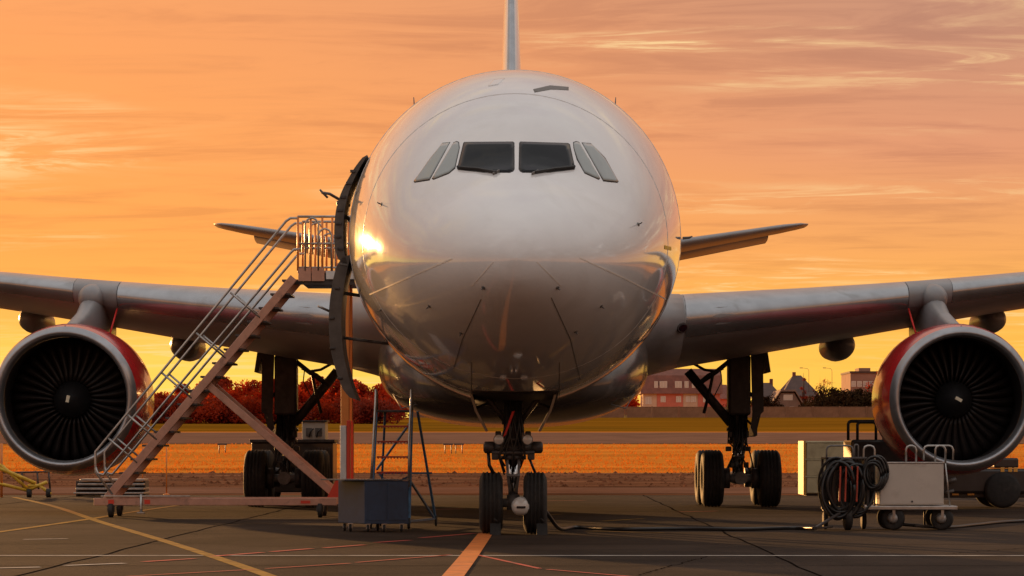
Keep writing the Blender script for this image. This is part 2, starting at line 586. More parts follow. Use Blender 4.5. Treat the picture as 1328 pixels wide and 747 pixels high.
# sealed cracks and slab joints in the asphalt
rj = random.Random(5)
for x0, y0, x1, y1, wd in ((-30, 33.4, 30, 33.7, 0.035), (-30, 41.3, 30, 41.0, 0.04), (-34, 52.2, 34, 52.6, 0.05), (-36, 62.0, 36, 62.2, 0.06), (-40, 73.5, 40, 73.3, 0.07),
                           (3.4, 26, 4.0, 84, 0.04), (-5.6, 26, -5.2, 84, 0.04), (12.5, 30, 13.0, 84, 0.05), (-13.2, 30, -13.0, 84, 0.05), (1.4, 31, 2.6, 36.5, 0.02), (6.0, 37.5, 8.4, 41, 0.02), (-3.6, 37.4, -2.1, 41, 0.02)):
    n = 40
    pts = [(x0 + (x1 - x0) * k / n + rj.uniform(-.04, .04), y0 + (y1 - y0) * k / n + rj.uniform(-.05, .05)) for k in range(n + 1)]
    line(pts, wd, 'tar', 0.003).name = 'tar_seam'

# clods and rubble on the verge, dry grass on the field
mb = MB()
for i in range(4200):
    y = random.uniform(96, 113.5); x = random.uniform(-34, 34)
    r = random.choice((0.03, 0.04, 0.05, 0.06, 0.10)) * random.uniform(0.6, 1.2)
    z = gz(y)
    a = random.random() * 6
    p = [Vector((x + r * random.uniform(0.8, 2.2) * math.cos(a + k * 2.09), y + r * math.sin(a + k * 2.09), z - 0.02)) for k in range(3)]
    tpt = Vector((x + random.uniform(-.3, .3) * r, y, z + r * random.uniform(0.6, 1.1)))
    i0 = len(mb.v); mb.v += p + [tpt]
    for q in ((0, 1, 3), (1, 2, 3), (2, 0, 3)):
        mb.f.append(tuple(i0 + k for k in q)); mb.s.append(False)
clods = link('rubble', mb.mesh('rubble'), 'clod')
tag(clods, 'scattered earth clods and rubble along the edge of the apron', 'rubble', kind='stuff')
mb = MB()
for i in range(11000):
    y = 113 + 64 * random.random()**1.2; x = random.uniform(-38, 38) * y / 140
    z = gz(y)
    for k in range(3):
        a = random.random() * PI
        h = random.uniform(0.03, 0.11); ww = random.uniform(0.02, 0.05)
        lx, ly = random.uniform(-.08, .08), random.uniform(-.08, .08)
        ox, oy = random.uniform(-.15, .15), random.uniform(-.15, .15)
        i0 = len(mb.v)
        mb.v += [Vector((x + ox - ww * math.cos(a), y + oy - ww * math.sin(a), z - 0.03)), Vector((x + ox + ww * math.cos(a), y + oy + ww * math.sin(a), z - 0.03)), Vector((x + ox + lx, y + oy + ly, z + h))]
        mb.f.append((i0, i0 + 1, i0 + 2)); mb.s.append(False)
gr = link('dry_grass', mb.mesh('dry_grass', fix=False), 'grass_blade')
tag(gr, 'short dry golden grass covering the field behind the aircraft', 'grass', kind='stuff')

# ------------------------------------------------------------------ the aircraft, in its own frame: x to the right of the picture, y aft from the nose tip, z above the apron
NOSE = 39.3
AX = 0.06
plane = thing('passenger_airplane', 'white wide body twin engine passenger jet with red engines parked nose on', 'airplane')
ZC = 5.02
#         s     top    bot    w     zc
FT = [(0.00, -0.86, -0.90, 0.03, -0.88),
      (0.05, -0.62, -1.11, 0.26, -0.88),
      (0.15, -0.46, -1.26, 0.46, -0.87),
      (0.35, -0.26, -1.43, 0.74, -0.86),
      (0.65, -0.05, -1.60, 1.03, -0.84),
      (1.05, 0.18, -1.78, 1.32, -0.80),
      (1.55, 0.43, -1.96, 1.60, -0.74),
      (2.05, 0.72, -2.11, 1.83, -0.66),
      (2.45, 1.06, -2.21, 1.99, -0.59),
      (2.85, 1.38, -2.30, 2.12, -0.52),
      (3.40, 1.73, -2.41, 2.28, -0.44),
      (4.10, 2.08, -2.52, 2.44, -0.35),
      (5.00, 2.41, -2.64, 2.60, -0.24),
      (6.00, 2.65, -2.74, 2.73, -0.13),
      (7.00, 2.78, -2.80, 2.80, -0.05),
      (8.20, 2.82, -2.82, 2.82, 0.0),
      (12.0, 2.82, -2.82, 2.82, 0.0),
      (38.0, 2.82, -2.82, 2.82, 0.0),
      (44.0, 2.80, -1.95, 2.60, 0.30),
      (50.0, 2.68, -0.45, 1.85, 1.0),
      (55.0, 2.45, 0.95, 0.95, 1.7),
      (58.2, 2.20, 1.75, 0.30, 2.0)]


def fus_ring(s, n=72, grow=0.0):
    top, bot, wd, zc = lerp_tab(FT, s)
    ring = []
    for j in range(n):
        a = 2 * PI * j / n
        sx, cz_ = math.sin(a), math.cos(a)
        hz = (top - zc) if cz_ >= 0 else (zc - bot)
        ring.append((sx * (wd + grow), s, ZC + zc + cz_ * (hz + grow)))
    return ring


st = [0, .02, .05, .1, .15, .22, .3, .4, .52, .65, .8, 1.0, 1.2, 1.4, 1.6, 1.8, 2.0, 2.2, 2.4, 2.6, 2.8, 3.0, 3.3, 3.6, 4, 4.4, 4.8, 5.3, 5.8, 6.4, 7, 7.6, 8.2, 10, 12, 16, 20, 26, 32, 38, 40, 42, 44, 46, 48, 50, 52.5, 55, 57, 58.2]
mb = MB()
mb.rings([fus_ring(s) for s in st])
fus = mb.build('fuselage', 'white_paint', plane)
bvh = BVHTree.FromPolygons([tuple(v.co) for v in fus.data.vertices], [tuple(p.vertices) for p in fus.data.polygons])
EYE = Vector((-AX, -NOSE, CAMH))


def hit(x, y, tree=None):
    d = Vector(((x - 664) / FPX, 1.0, (HOR - y) / FPX)).normalized()
    h, nrm, i, _ = (tree or bvh).ray_cast(EYE, d, 200)
    if h is None:
        return None, None
    if nrm.dot(d) > 0: nrm = -nrm
    return h, nrm


def patch(name, poly, m, parent, lift=0.006, skirt=0.03, rings_n=6, tree=None, sub=5):
    """panel lying on the skin; poly is its outline (convex)"""
    P = []
    for i in range(len(poly)):
        a, b = poly[i], poly[(i + 1) % len(poly)]
        for k in range(sub):
            t = k / sub
            P.append((a[0] + (b[0] - a[0]) * t, a[1] + (b[1] - a[1]) * t))
    cx = sum(p[0] for p in P) / len(P); cy = sum(p[1] for p in P) / len(P)
    mb = MB()
    rs = []
    for q in [None] + list(range(rings_n)):
        t = 1.0 if q is None else 1.0 - q / rings_n * 0.97
        ring = []
        for p in P:
            h, nrm = hit(cx + (p[0] - cx) * t, cy + (p[1] - cy) * t, tree)
            if h is None:
                return None
            ring.append(h + nrm * (lift if q is not None else -skirt))
        rs.append(ring)
    mb.rings(rs, True, False, True, True)
    return mb.build(name, m, parent)


def strip(name, pts, wd, m, parent, lift=0.004, tree=None, n=14):
    """a thin seam lying on the skin"""
    P = []
    for i in range(len(pts) - 1):
        for k in range(n):
            t = k / n
            P.append((pts[i][0] + (pts[i + 1][0] - pts[i][0]) * t, pts[i][1] + (pts[i + 1][1] - pts[i][1]) * t))
    P.append(pts[-1])
    H = []
    for p in P:
        h, nrm = hit(p[0], p[1], tree)
        if h is not None:
            H.append((h, nrm))
    if len(H) < 2: return None
    mb = MB()
    rs = []
    for k, (h, nrm) in enumerate(H):
        d = H[min(k + 1, len(H) - 1)][0] - H[max(k - 1, 0)][0]
        s = d.cross(nrm).normalized() * wd / 2
        rs.append([h - s - nrm * 0.006, h - s + nrm * lift, h + s + nrm * lift, h + s - nrm * 0.006])
    mb.rings(rs, True, True, True, False)
    return mb.build(name, m, parent)


def grow(poly, k):
    cx = sum(p[0] for p in poly) / len(poly); cy = sum(p[1] for p in poly) / len(poly)
    out = []
    for p in poly:
        d = math.hypot(p[0] - cx, p[1] - cy)
        out.append((cx + (p[0] - cx) * (1 + k / d), cy + (p[1] - cy) * (1 + k / d)))
    return out


def zz(pts):
    return [(520 + a * 0.2259, 150 + b * 0.2259) for a, b in pts]


WS = [('windshield', [(365, 160), (372, 155), (640, 153), (648, 160), (648, 305), (640, 318), (620, 325), (480, 322), (335, 310), (330, 300)], 'glass_dark'),
      ('windshield', [(685, 160), (692, 153), (955, 161), (966, 168), (995, 300), (992, 308), (850, 322), (705, 325), (690, 318), (682, 305)], 'glass_dark'),
      ('side_window', [(302, 160), (318, 152), (332, 157), (335, 190), (310, 298), (277, 328), (192, 364), (183, 358)], 'glass_pale'),
      ('side_window', [(238, 162), (281, 157), (166, 366), (84, 381), (79, 373), (172, 248)], 'glass_pale'),
      ('side_window', [(993, 158), (1010, 152), (1026, 158), (1140, 356), (1134, 364), (1055, 326), (1016, 250), (996, 190)], 'glass_pale'),
      ('side_window', [(1043, 159), (1095, 164), (1172, 248), (1246, 374), (1240, 381), (1163, 371)], 'glass_pale')]
WIN = []
for nm, pl, m in WS:
    pl = zz(pl)
    fr = patch('window_frame', grow(pl, 1.4), 'gasket', None, 0.004, 0.03)
    gl = patch(nm, pl, m, plane, 0.010, 0.004)
    fr.parent = gl
    WIN.append(gl)
# wipers and their arms
for pts, k in (([(594, 218.5), (620, 221), (644, 225.5)], 0), ([(745, 218.0), (720, 221), (694, 225.5)], 1)):
    strip('wiper', pts, 0.028, 'gasket', WIN[k], 0.05)
    strip('wiper', [(pts[2][0] - 4, 227), (pts[2][0] + 4, 223)], 0.02, 'seam', WIN[k], 0.04)
# seams, lightning strips and the radome joint
for pts, wd, m in (([(480, 382), (530, 360), (587, 335)], 0.022, 'seam_light'), ([(752, 334), (808, 360), (864, 388)], 0.022, 'seam_light'),
                   ([(640, 339), (612, 371)], 0.016, 'seam_light'), ([(696, 339), (728, 371)], 0.016, 'seam_light'),
                   ([(624, 388), (600, 440), (589, 478)], 0.012, 'seam'), ([(715, 386), (740, 440), (753, 492)], 0.012, 'seam'),
                   ([(612, 470), (612, 515)], 0.012, 'seam'), ([(726, 470), (726, 515)], 0.012, 'seam'),
                   ([(612, 505), (640, 507), (700, 507), (726, 505)], 0.012, 'seam')):
    strip('skin_seam', pts, wd, m, fus)
for ringr in (3.9, 6.1):
    mb = MB()
    a = fus_ring(ringr, 96, 0.0025); b = fus_ring(ringr + 0.014, 96, 0.0025); c = fus_ring(ringr + 0.02, 96, -0.01); d = fus_ring(ringr - 0.006, 96, -0.01)
    mb.rings([d, a, b, c], True, False, False, False)
    mb.build('skin_joint', 'joint', fus)
for px, py in ((627, 373), (723, 373), (557, 397), (780, 397), (747, 430), (495, 265), (828, 291), (495, 402), (598, 432)):
    h, nrm = hit(px, py)
    mb = MB()
    mb.lathe([(-0.01, 0.030), (0.008, 0.030), (0.011, 0.02)], (0, 0, 0), 'Z', 14, False, True)
    q = nrm.to_track_quat('Z', 'Y').to_matrix()
    mb.v = [q @ v + h for v in mb.v]
    p = mb.build('sensor_plate', 'seam', plane)
    mb = MB()
    mb.tube([h, h + nrm * 0.05 + Vector((0, -0.02, 0)), h + nrm * 0.06 + Vector((0, -0.12, 0))], [0.012, 0.010, 0.007], 8)
    mb.build('pitot_probe', 'gear_grey', p)
for px, py, sg in ((455, 397, -1), (881, 360, 1)):
    h = Vector((sg * 2.78, 6.3, ZC + (-0.55 if sg < 0 else -0.1)))
    mb = MB()
    mb.tube([h, h + Vector((sg * 0.11, 0, 0.01)), h + Vector((sg * 0.15, -0.10, 0.02))], [0.025, 0.02, 0.012], 8)
    mb.build('pitot_probe', 'gear_grey', plane)
patch('placard', [(862, 318), (871, 320), (871, 325), (862, 323)], 'yellow_paint', plane, 0.004)
# crown antenna, escape hatch
patch('roof_hatch', [(692, 116), (714, 111), (738, 113), (738, 117), (715, 116), (694, 120)], 'seam', plane, 0.006)
patch('roof_fairing', [(634, 112), (641, 104), (655, 102), (646, 110)], 'white_paint', plane, 0.012)
for s_, h_ in ((9.5, 0.34), (14.0, 0.30)):
    mb = MB()
    mb.rings([[(-0.02, s_, ZC + 2.80), (0.02, s_, ZC + 2.80), (0.02, s_ + .45, ZC + 2.80), (-0.02, s_ + .45, ZC + 2.80)],
              [(-0.008, s_ + .22, ZC + 2.82 + h_ * .2), (0.008, s_ + .22, ZC + 2.82 + h_ * .2), (0.008, s_ + .42, ZC + 2.82 + h_ * .2), (-0.008, s_ + .42, ZC + 2.82 + h_ * .2)]])
    mb.build('antenna', 'white_paint', plane)
for sg in (-1, 1):
    mb = MB()
    a = Vector((sg * 1.72, 8.0, ZC + 2.2))
    mb.tube([a, a + Vector((sg * 0.02, 0.05, 0.26))], [0.02, 0.008], 6)
    mb.build('antenna', 'seam', plane)

# cabin door swung out on the left, with the curved hatch hanging below it
def curved_panel(pts, th, y0, y1):
    """panel whose profile is given from top to bottom; thickness to the left"""
    P = [Vector((p[0], 0, p[1])) for p in pts]
    F = []
    for i in range(len(P) - 1):
        p0 = P[max(i - 1, 0)]; p1 = P[i]; p2 = P[i + 1]; p3 = P[min(i + 2, len(P) - 1)]
        for k in range(5):
            t = k / 5
            F.append(0.5 * ((2 * p1) + (p2 - p0) * t + (2 * p0 - 5 * p1 + 4 * p2 - p3) * t * t + (3 * p1 - p0 - 3 * p2 + p3) * t**3))
    F.append(P[-1])
    inn, out = [], []
    n = len(F)
    for i, p in enumerate(F):
        d = (F[min(i + 1, n - 1)] - F[max(i - 1, 0)]).normalized()
        nr = Vector((-abs(d.z), 0, d.x if d.z < 0 else -d.x))
        e = min(1.0, 0.62 + min(i, n - 1 - i) * 0.2)
        out.append(p + nr * th * e); inn.append(p - nr * 0.01)
    poly = [(v.x, v.z) for v in out] + [(v.x, v.z) for v in reversed(inn)]
    mb = MB()
    ring = lambda y, k: [(x, y, z) for x, z in poly]
    mb.rings([ring(y0, 0), ring(y0 + 0.02, 0), ring(y1, 0)], True, True, True, False)
    return mb


dr = curved_panel([(-2.47, 6.32), (-2.69, 5.92), (-2.82, 5.55), (-2.87, 5.15), (-2.86, 4.75), (-2.80, 4.50)], 0.14, 6.5, 7.6).build('cabin_door', 'door_inner', plane)
ht = curved_panel([(-2.74, 4.66), (-2.84, 4.25), (-2.90, 3.70), (-2.88, 3.10), (-2.77, 2.60), (-2.64, 2.24)], 0.20, 6.5, 7.7).build('hanging_hatch', 'door_inner', plane)
for i in range(7):
    a = [(-2.93, 5.85), (-3.02, 5.62), (-3.07, 5.40), (-3.10, 5.18), (-3.10, 4.96), (-3.07, 4.76), (-2.86, 6.05)][i]
    mb = MB(); mb.box((a[0] + 0.16, 6.49, a[1]), (0.10, 0.03, 0.05), None, 0.01)
    mb.build('door_latch', 'gear_dark', dr)
for a in ((-3.06, 4.1), (-3.15, 3.6), (-3.14, 3.1), (-3.02, 2.6)):
    mb = MB(); mb.box((a[0] + 0.10, 6.49, a[1]), (0.09, 0.03, 0.04), None, 0.01)
    mb.build('hatch_latch', 'gear_dark', ht)
mb = MB(); mb.tube([(-2.70, 7.2, 5.2), (-2.95, 7.0, 5.45), (-2.98, 7.0, 5.6)], 0.035, 8)
mb.build('hinge_arm', 'gear_grey', dr)
mb = MB(); mb.tube([(-2.80, 7.3, 5.55), (-3.12, 7.0, 5.72), (-3.24, 6.9, 5.73)], 0.025, 6); mb.tube([(-3.15, 6.95, 5.65), (-3.28, 6.9, 5.78)], 0.02, 6)
mb.build('hinge_arm', 'gear_grey', dr)
mb = MB(); mb.tube([(-2.50, 7.2, 4.0), (-2.90, 7.0, 4.05)], 0.03, 8)
mb.build('hinge_arm', 'gear_grey', ht)
mb = MB(); mb.tube([(-2.1, 7.2, 3.2), (-2.92, 7.0, 3.3)], 0.025, 8)
mb.build('hinge_arm', 'gear_grey', ht)
mb = MB(); mb.tube([(-3.12, 6.9, 3.74), (-3.30, 6.8, 3.82)], 0.022, 6)
mb.build('hatch_handle', 'galv', ht)

# belly fairing
BT = [(15.0, 1.2, 2.62, 0.25), (15.8, 1.95, 2.75, 0.55), (17.0, 2.50, 2.95, 0.92), (18.5, 2.80, 3.18, 1.22), (21, 2.95, 3.32, 1.38), (27, 3.0, 3.35, 1.42), (33, 2.8, 3.3, 1.3), (37, 2.0, 2.9, 0.7), (39.5, 1.0, 2.5, 0.25)]
mb = MB()
rs = []
for s in yr(15, 39.5, 0.7):
    wd, zc, hh = lerp_tab(BT, s)
    ring = []
    for j in range(48):
        a = 2 * PI * j / 48
        e = 0.78
        cx_, cz_ = math.cos(a), math.sin(a)
        ring.append((math.copysign(abs(cx_)**e, cx_) * wd, s, zc + math.copysign(abs(cz_)**e, cz_) * hh))
    rs.append(ring)
mb.rings(rs)
belly = mb.build('belly_fairing', 'belly_shaded', plane)
for sg in (-1, 1):
    mb = MB(); mb.tube([(sg * 2.72, 18.3, 2.9), (sg * 2.3, 17.1, 2.25), (sg * 1.9, 16.6, 2.35)], 0.012, 5)
    mb.build('skin_joint', 'seam', belly)


# wings
def af(X, le, ch, zc, t, inc, n=18, u0=0.0, u1=1.0, puff=0.0):
    """closed airfoil ring, upper surface from back to front, then lower"""
    ring = []
    us = [u0 + (u1 - u0) * (1 - math.cos(PI * k / n)) / 2 for k in range(n + 1)] if u0 == 0 and u1 == 1 else None
    def yt(u):
        return 5 * t * (0.2969 * math.sqrt(max(u, 0)) - 0.126 * u - 0.3516 * u * u + 0.2843 * u**3 - 0.1015 * u**4)
    def pt(u, sgn):
        return (X, le + u * ch - (puff if u < 0.02 else 0), zc + sgn * (yt(u) + puff) - (u - 0.3) * ch * math.sin(inc))
    for k in range(n, -1, -1): ring.append(pt(us[k], 1))
    for k in range(1, n + 1): ring.append(pt(us[k], -1) if k < n else (X, le + ch, zc - 0.01 - 0.7 * ch * math.sin(inc)))
    return ring


#      X     LE     chord  zc    t
WT = [(1.2, 18.2, 11.6, 3.78, 1.62),
      (2.6, 19.3, 10.9, 3.92, 1.62),
      (4.0, 20.4, 10.0, 4.12, 1.52),
      (6.5, 21.9, 8.6, 4.44, 1.27),
      (9.6, 23.7, 7.2, 4.86, 0.98),
      (12.7, 25.5, 6.4, 5.30, 0.76),
      (20.0, 29.9, 4.5, 6.1, 0.52),
      (28.6, 35.2, 2.4, 7.0, 0.27)]
INC = R(3.0)


def wing_at(X):
    return lerp_tab(WT, X)


def wring(X, sg, **k):
    le, ch, zc, t = wing_at(X)
    r = af(sg * X, le, ch, zc, t, INC, **k)
    return r


def nose_shell(X, sg, umax=0.13, puff=0.006):
    """leading edge shell cross-section, open at the back"""
    le, ch, zc, t = wing_at(X)
    def yt(u): return 5 * t * (0.2969 * math.sqrt(max(u, 0)) - 0.126 * u - 0.3516 * u * u + 0.2843 * u**3 - 0.1015 * u**4)
    P = []
    us = [umax * (k / 8)**2 for k in range(9)]
    for u in reversed(us): P.append((sg * X, le + u * ch - (puff if u < umax * 0.3 else 0), zc + yt(u) + puff - (u - 0.3) * ch * math.sin(INC)))
    for u in us[1:5]: P.append((sg * X, le + u * ch - (puff if u < umax * 0.3 else 0), zc - yt(u) - puff - (u - 0.3) * ch * math.sin(INC)))
    return P


for sg in (-1, 1):
    mb = MB()
    mb.rings([wring(X, sg) for X in (1.2, 1.9, 2.6, 3.3, 4.0, 5.2, 6.5, 8.0, 9.6, 11, 12.7, 16, 20, 24, 28.6)])
    wg = mb.build('wing', 'grey_paint', plane)
    for x0, x1 in ((3.75, 9.02), (10.14, 15.2), (15.24, 20.6), (20.64, 27.9)):
        mb = MB()
        n = 7
        rs = [nose_shell(x0 + (x1 - x0) * k / n, sg) for k in range(n + 1)]
        mb.rings(rs, False, False, False, True)
        mb.build('slat', 'slat_metal', wg)
    mb = MB()
    mb.rings([nose_shell(x, sg, 0.10, 0.016) for x in (9.04, 9.4, 9.8, 10.12)], False, False, False, True)
    mb.build('slat_cover', 'grey_paint', wg)
    # root fillet with a landing light
    mb = MB()
    rs = []
    for X, k in ((2.3, 1.22), (2.75, 1.14), (3.2, 1.06), (3.70, 1.015)):
        le, ch, zc, t = wing_at(X)
        rs.append(af(sg * X, le - (k - 1) * 3.2, ch + (k - 1) * 6, zc, t * k, INC))
    mb.rings(rs, True, False, True)
    rf = mb.build('root_fillet', 'grey_paint', wg)
    wtree = BVHTree.FromPolygons([tuple(v.co) for v in rf.data.vertices], [tuple(p.vertices) for p in rf.data.polygons])
    cx = 887 if sg > 0 else 449
    h, nrm = hit(cx, 425, wtree)
    if h is not None:
        q = nrm.to_track_quat('Z', 'Y').to_matrix()
        mb = MB(); mb.lathe([(-0.02, 0.15), (0.012, 0.15), (0.016, 0.13)], (0, 0, 0), 'Z', 24, False, True)
        mb.v = [q @ Vector((v.x * 1.25, v.y * 0.8, v.z)) + h for v in mb.v]
        ll = mb.build('landing_light', 'gear_dark', wg)
        mb = MB(); mb.lathe([(0.010, 0.115), (0.022, 0.115), (0.024, 0.10)], (0, 0, 0), 'Z', 24, False, True)
        mb.v = [q @ Vector((v.x * 1.2, v.y * 0.75, v.z)) + h for v in mb.v]
        mb.build('light_lens', 'glass_dark', wg)
    # flap track fairings
    for X, L, r, zl in ((8.05, 4.2, 0.37, 0.30), (12.05, 3.8, 0.34, 0.28), (16.2, 3.2, 0.28, 0.25), (5.6, 3.4, 0.30, 0.2)):
        le, ch, zc, t = wing_at(X)
        y0 = le + ch * 0.62
        zb = zc - 0.30 * ch * math.sin(INC) - 0.30 * t - zl * 0.75
        if X == 5.6: continue
        mb = MB()
        prof = [(0, 0.02), (0.05, 0.14), (0.15, 0.24), (0.35, 0.34), (0.8, 0.37 * 1.0), (1.6, 0.37), (2.6, 0.30), (3.5, 0.16), (4.2, 0.03)]
        mb.lathe([(a * L / 4.2, b * r / 0.37) for a, b in prof], (sg * X, y0, zb), 'Y', 24, True, True)
        mb.build('flap_track_fairing', 'grey_paint', wg)
    # trailing edge flap, slightly open gap line
    # winglet
    mb = MB()
    rs = [af(sg * 28.6, 35.2, 2.4, 7.0, 0.27, INC), af(sg * 29.3, 35.9, 2.0, 7.25, 0.2, INC)]
    r2 = []
    for (x, y, z) in af(0, 37.6, 0.9, 0, 0.1, 0): r2.append((sg * (30.1 + z), y, 9.1))
    mb.rings([rs[0], rs[1]])
    r1 = []
    for (x, y, z) in af(0, 36.2, 1.9, 0, 0.18, 0): r1.append((sg * (29.45 + z), y, 7.4))
    mb.rings([r1, r2])
    mb.build('winglet', 'white_paint', wg)

# tailplanes and fin
for sg in (-1, 1):
    mb = MB()
    T = [(0.6, 48.3, 6.0, 7.28, 0.58), (5.0, 51.4, 4.1, 8.11, 0.42), (9.3, 54.3, 2.5, 8.97, 0.25), (9.95, 54.9, 2.0, 9.10, 0.16), (10.25, 55.5, 1.2, 9.16, 0.06)]
    mb.rings([af(sg * X, le, ch, zc, t, R(1.0)) for X, le, ch, zc, t in T])
    tp = mb.build('tailplane', 'grey_paint', plane)
    mb = MB()
    mb.rings([af(sg * X, le + ch * 0.66, ch * 0.42, zc - 0.15, t * 0.55, R(9)) for X, le, ch, zc, t in [(1.6, 49.0, 5.6, 7.46, 0.54), (8.9, 54.1, 2.6, 8.88, 0.25)]])
    mb.build('elevator', 'grey_paint', tp)
mb = MB()
rs = []
for z, le, ch, t in ((7.3, 45.5, 9.0, 1.0), (8.6, 46.9, 8.2, 0.93), (13, 50.6, 5.9, 0.72), (17.2, 54.2, 3.7, 0.46), (17.4, 54.7, 3.2, 0.12)):
    r = af(0, le, ch, 0, t, 0)
    rs.append([(p[2], p[1], z) for p in r])
mb.rings(rs)
fin = mb.build('tail_fin', 'white_paint', plane)
mb = MB()
for z0, z1 in ((7.7, 12.2), (12.22, 17.0)):
    rs = []
    for k in range(5):
        z = z0 + (z1 - z0) * k / 4
        q = (z - 7.3) / 9.9
        le = 45.5 + 8.7 * q; t = 0.98 - 0.51 * q; ch = 9 - 5.3 * q
        P = []
        for u in (0.02, 0.008, 0.002, 0.0):
            yt = 5 * t * (0.2969 * math.sqrt(u) - 0.126 * u) + 0.006
            P.append((yt, le + u * ch - 0.006, z))
        for u in (0.002, 0.008, 0.02):
            yt = 5 * t * (0.2969 * math.sqrt(u) - 0.126 * u) + 0.006
            P.append((-yt, le + u * ch - 0.006, z))
        rs.append(P)
    mb.rings(rs, False, False, False, True)
mb.build('fin_leading_edge', 'slat_metal', fin)

# engines
EX, EY, EZ = 9.66, 59.0 - NOSE, 2.50
ES = 1.055
es = lambda prof: [(a, b * ES) for a, b in prof]
blade_mb = MB()
rs = []
for k in range(6):
    q = k / 5
    r = 0.37 + 0.955 * q
    tw = R(28 + 34 * q)
    cw = 0.13 + 0.10 * q
    ring = []
    for (a, b) in ((-1, 0.0), (-0.3, 0.014), (1, 0.0), (0.3, -0.008)):
        lx = a * cw * math.sin(tw) + b * math.cos(tw); ly = a * cw * math.cos(tw) - b * math.sin(tw)
        ring.append((lx + 0.04 * math.sin(q * 3), ly, r))
    rs.append(ring)
blade_mb.rings(rs)
blade_me = blade_mb.mesh('fan_blade')
blade_me.materials.append(MATS['blade'])
for sg in (-1, 1):
    C = (sg * EX, EY, EZ)
    en = bpy.data.objects.new('engine', None); col.objects.link(en); en.parent = plane
    mb = MB()
    mb.lathe(es([(0.20, 1.475), (0.45, 1.525), (0.9, 1.565), (1.5, 1.585), (2.3, 1.57), (3.1, 1.48), (3.9, 1.30), (4.5, 1.12), (4.52, 1.08), (4.0, 1.1)]), C, 'Y', 64)
    mb.build('cowl', 'red_paint', en)
    mb = MB()
    mb.lathe(es([(0.205, 1.478), (0.10, 1.435), (0.03, 1.395), (0.0, 1.355), (0.02, 1.315), (0.09, 1.283), (0.20, 1.266), (0.34, 1.262)]), C, 'Y', 64)
    mb.build('inlet_lip', 'lip_metal', en)
    mb = MB()
    mb.lathe(es([(0.34, 1.260), (0.7, 1.27), (1.15, 1.29), (1.75, 1.28), (1.8, 0.3)]), C, 'Y', 64, False, True)
    mb.build('inlet_duct', 'duct', en)
    mb = MB()
    mb.lathe(es([(0.62, 0.012), (0.66, 0.06), (0.80, 0.18), (1.0, 0.30), (1.2, 0.375), (1.5, 0.39)]), C, 'Y', 32, True, False)
    mb.build('spinner', 'spinner', en)
    # painted comma on the spinner
    mb = MB()
    a0 = R(78) if sg < 0 else R(-28)
    rs = []
    for k in range(6):
        q = k / 5
        rr = 0.02 + 0.15 * q
        yy = C[1] + 0.625 + (0.20 * (rr / 0.2)**1.6) * 0.9 - 0.02
        px_, pz_ = (rr - 0.09) * math.cos(a0), (rr - 0.09) * math.sin(a0)
        nx_, nz_ = -math.sin(a0), math.cos(a0)
        wv = 0.034
        rs.append([(C[0] + px_ - nx_ * wv, C[1] + 0.60, C[2] + pz_ - nz_ * wv), (C[0] + px_ + nx_ * wv, C[1] + 0.60, C[2] + pz_ + nz_ * wv),
                   (C[0] + px_ + nx_ * wv, C[1] + 0.80, C[2] + pz_ + nz_ * wv), (C[0] + px_ - nx_ * wv, C[1] + 0.80, C[2] + pz_ - nz_ * wv)])
    mb.rings(rs, True, True, True, False)
    mb.build('spinner_mark', 'mark_white', en)
    for k in range(34):
        inst(blade_me, 'fan_blade', en, (C[0], C[1] + 1.35, C[2]), (0, 2 * PI * k / 34, 0))
    # core exhaust and pylon
    mb = MB()
    mb.lathe([(3.6, 0.95), (4.6, 0.85), (5.6, 0.62), (5.6, 0.5), (6.4, 0.05)], C, 'Y', 32, True, True)
    mb.build('exhaust_cone', 'gear_dark', en)
    lez = wing_at(EX)
    zl = lez[2] + 0.3 * lez[1] * math.sin(INC)
    mb = MB()
    rs = []
    for y, wd, zb, zt in ((EY + 0.75, 0.03, 3.98, 4.13), (EY + 1.2, 0.13, 3.95, 4.20), (EY + 1.9, 0.17, 3.9, 4.34), (EY + 2.7, 0.19, 3.8, 4.52), (EY + 3.4, 0.25, 3.6, 4.76), (EY + 4.2, 0.31, 3.5, 4.95), (EY + 5.2, 0.28, 3.6, 4.7), (EY + 7.2, 0.12, 4.0, 4.5)):
        ring = []
        for j in range(20):
            a = 2 * PI * j / 20
            c_, s_ = math.cos(a), math.sin(a)
            ring.append((C[0] + math.copysign(abs(c_)**0.7, c_) * wd, y, (zb + zt) / 2 + math.copysign(abs(s_)**0.7, s_) * (zt - zb) / 2))
        rs.append(ring)
    mb.rings(rs)
    mb.build('pylon', 'grey_paint', en)
    mb = MB()
    mb.lathe([(-0.42, 0.03), (-0.40, 0.12), (-0.30, 0.21), (-0.12, 0.28), (0.15, 0.33), (0.5, 0.36)], (C[0], EY + 4.0, zl - 0.10), 'Y', 24, True, True)
    mb.build('pylon_fairing', 'grey_paint', en)
    mb = MB()
    mb.tube([(C[0] - sg * 0.55, EY + 3.2, 4.05), (C[0] - sg * 0.62, EY + 3.8, 4.62)], 0.022, 8)
    mb.build('drain_mast', 'flag_red', en)
    mb = MB()
    mb.box((C[0] + sg * 0.0, EY + 0.9, EZ + 1.575), (0.02, 1.3, 0.012))
    mb.build('cowl_latch_line', 'seam', en)


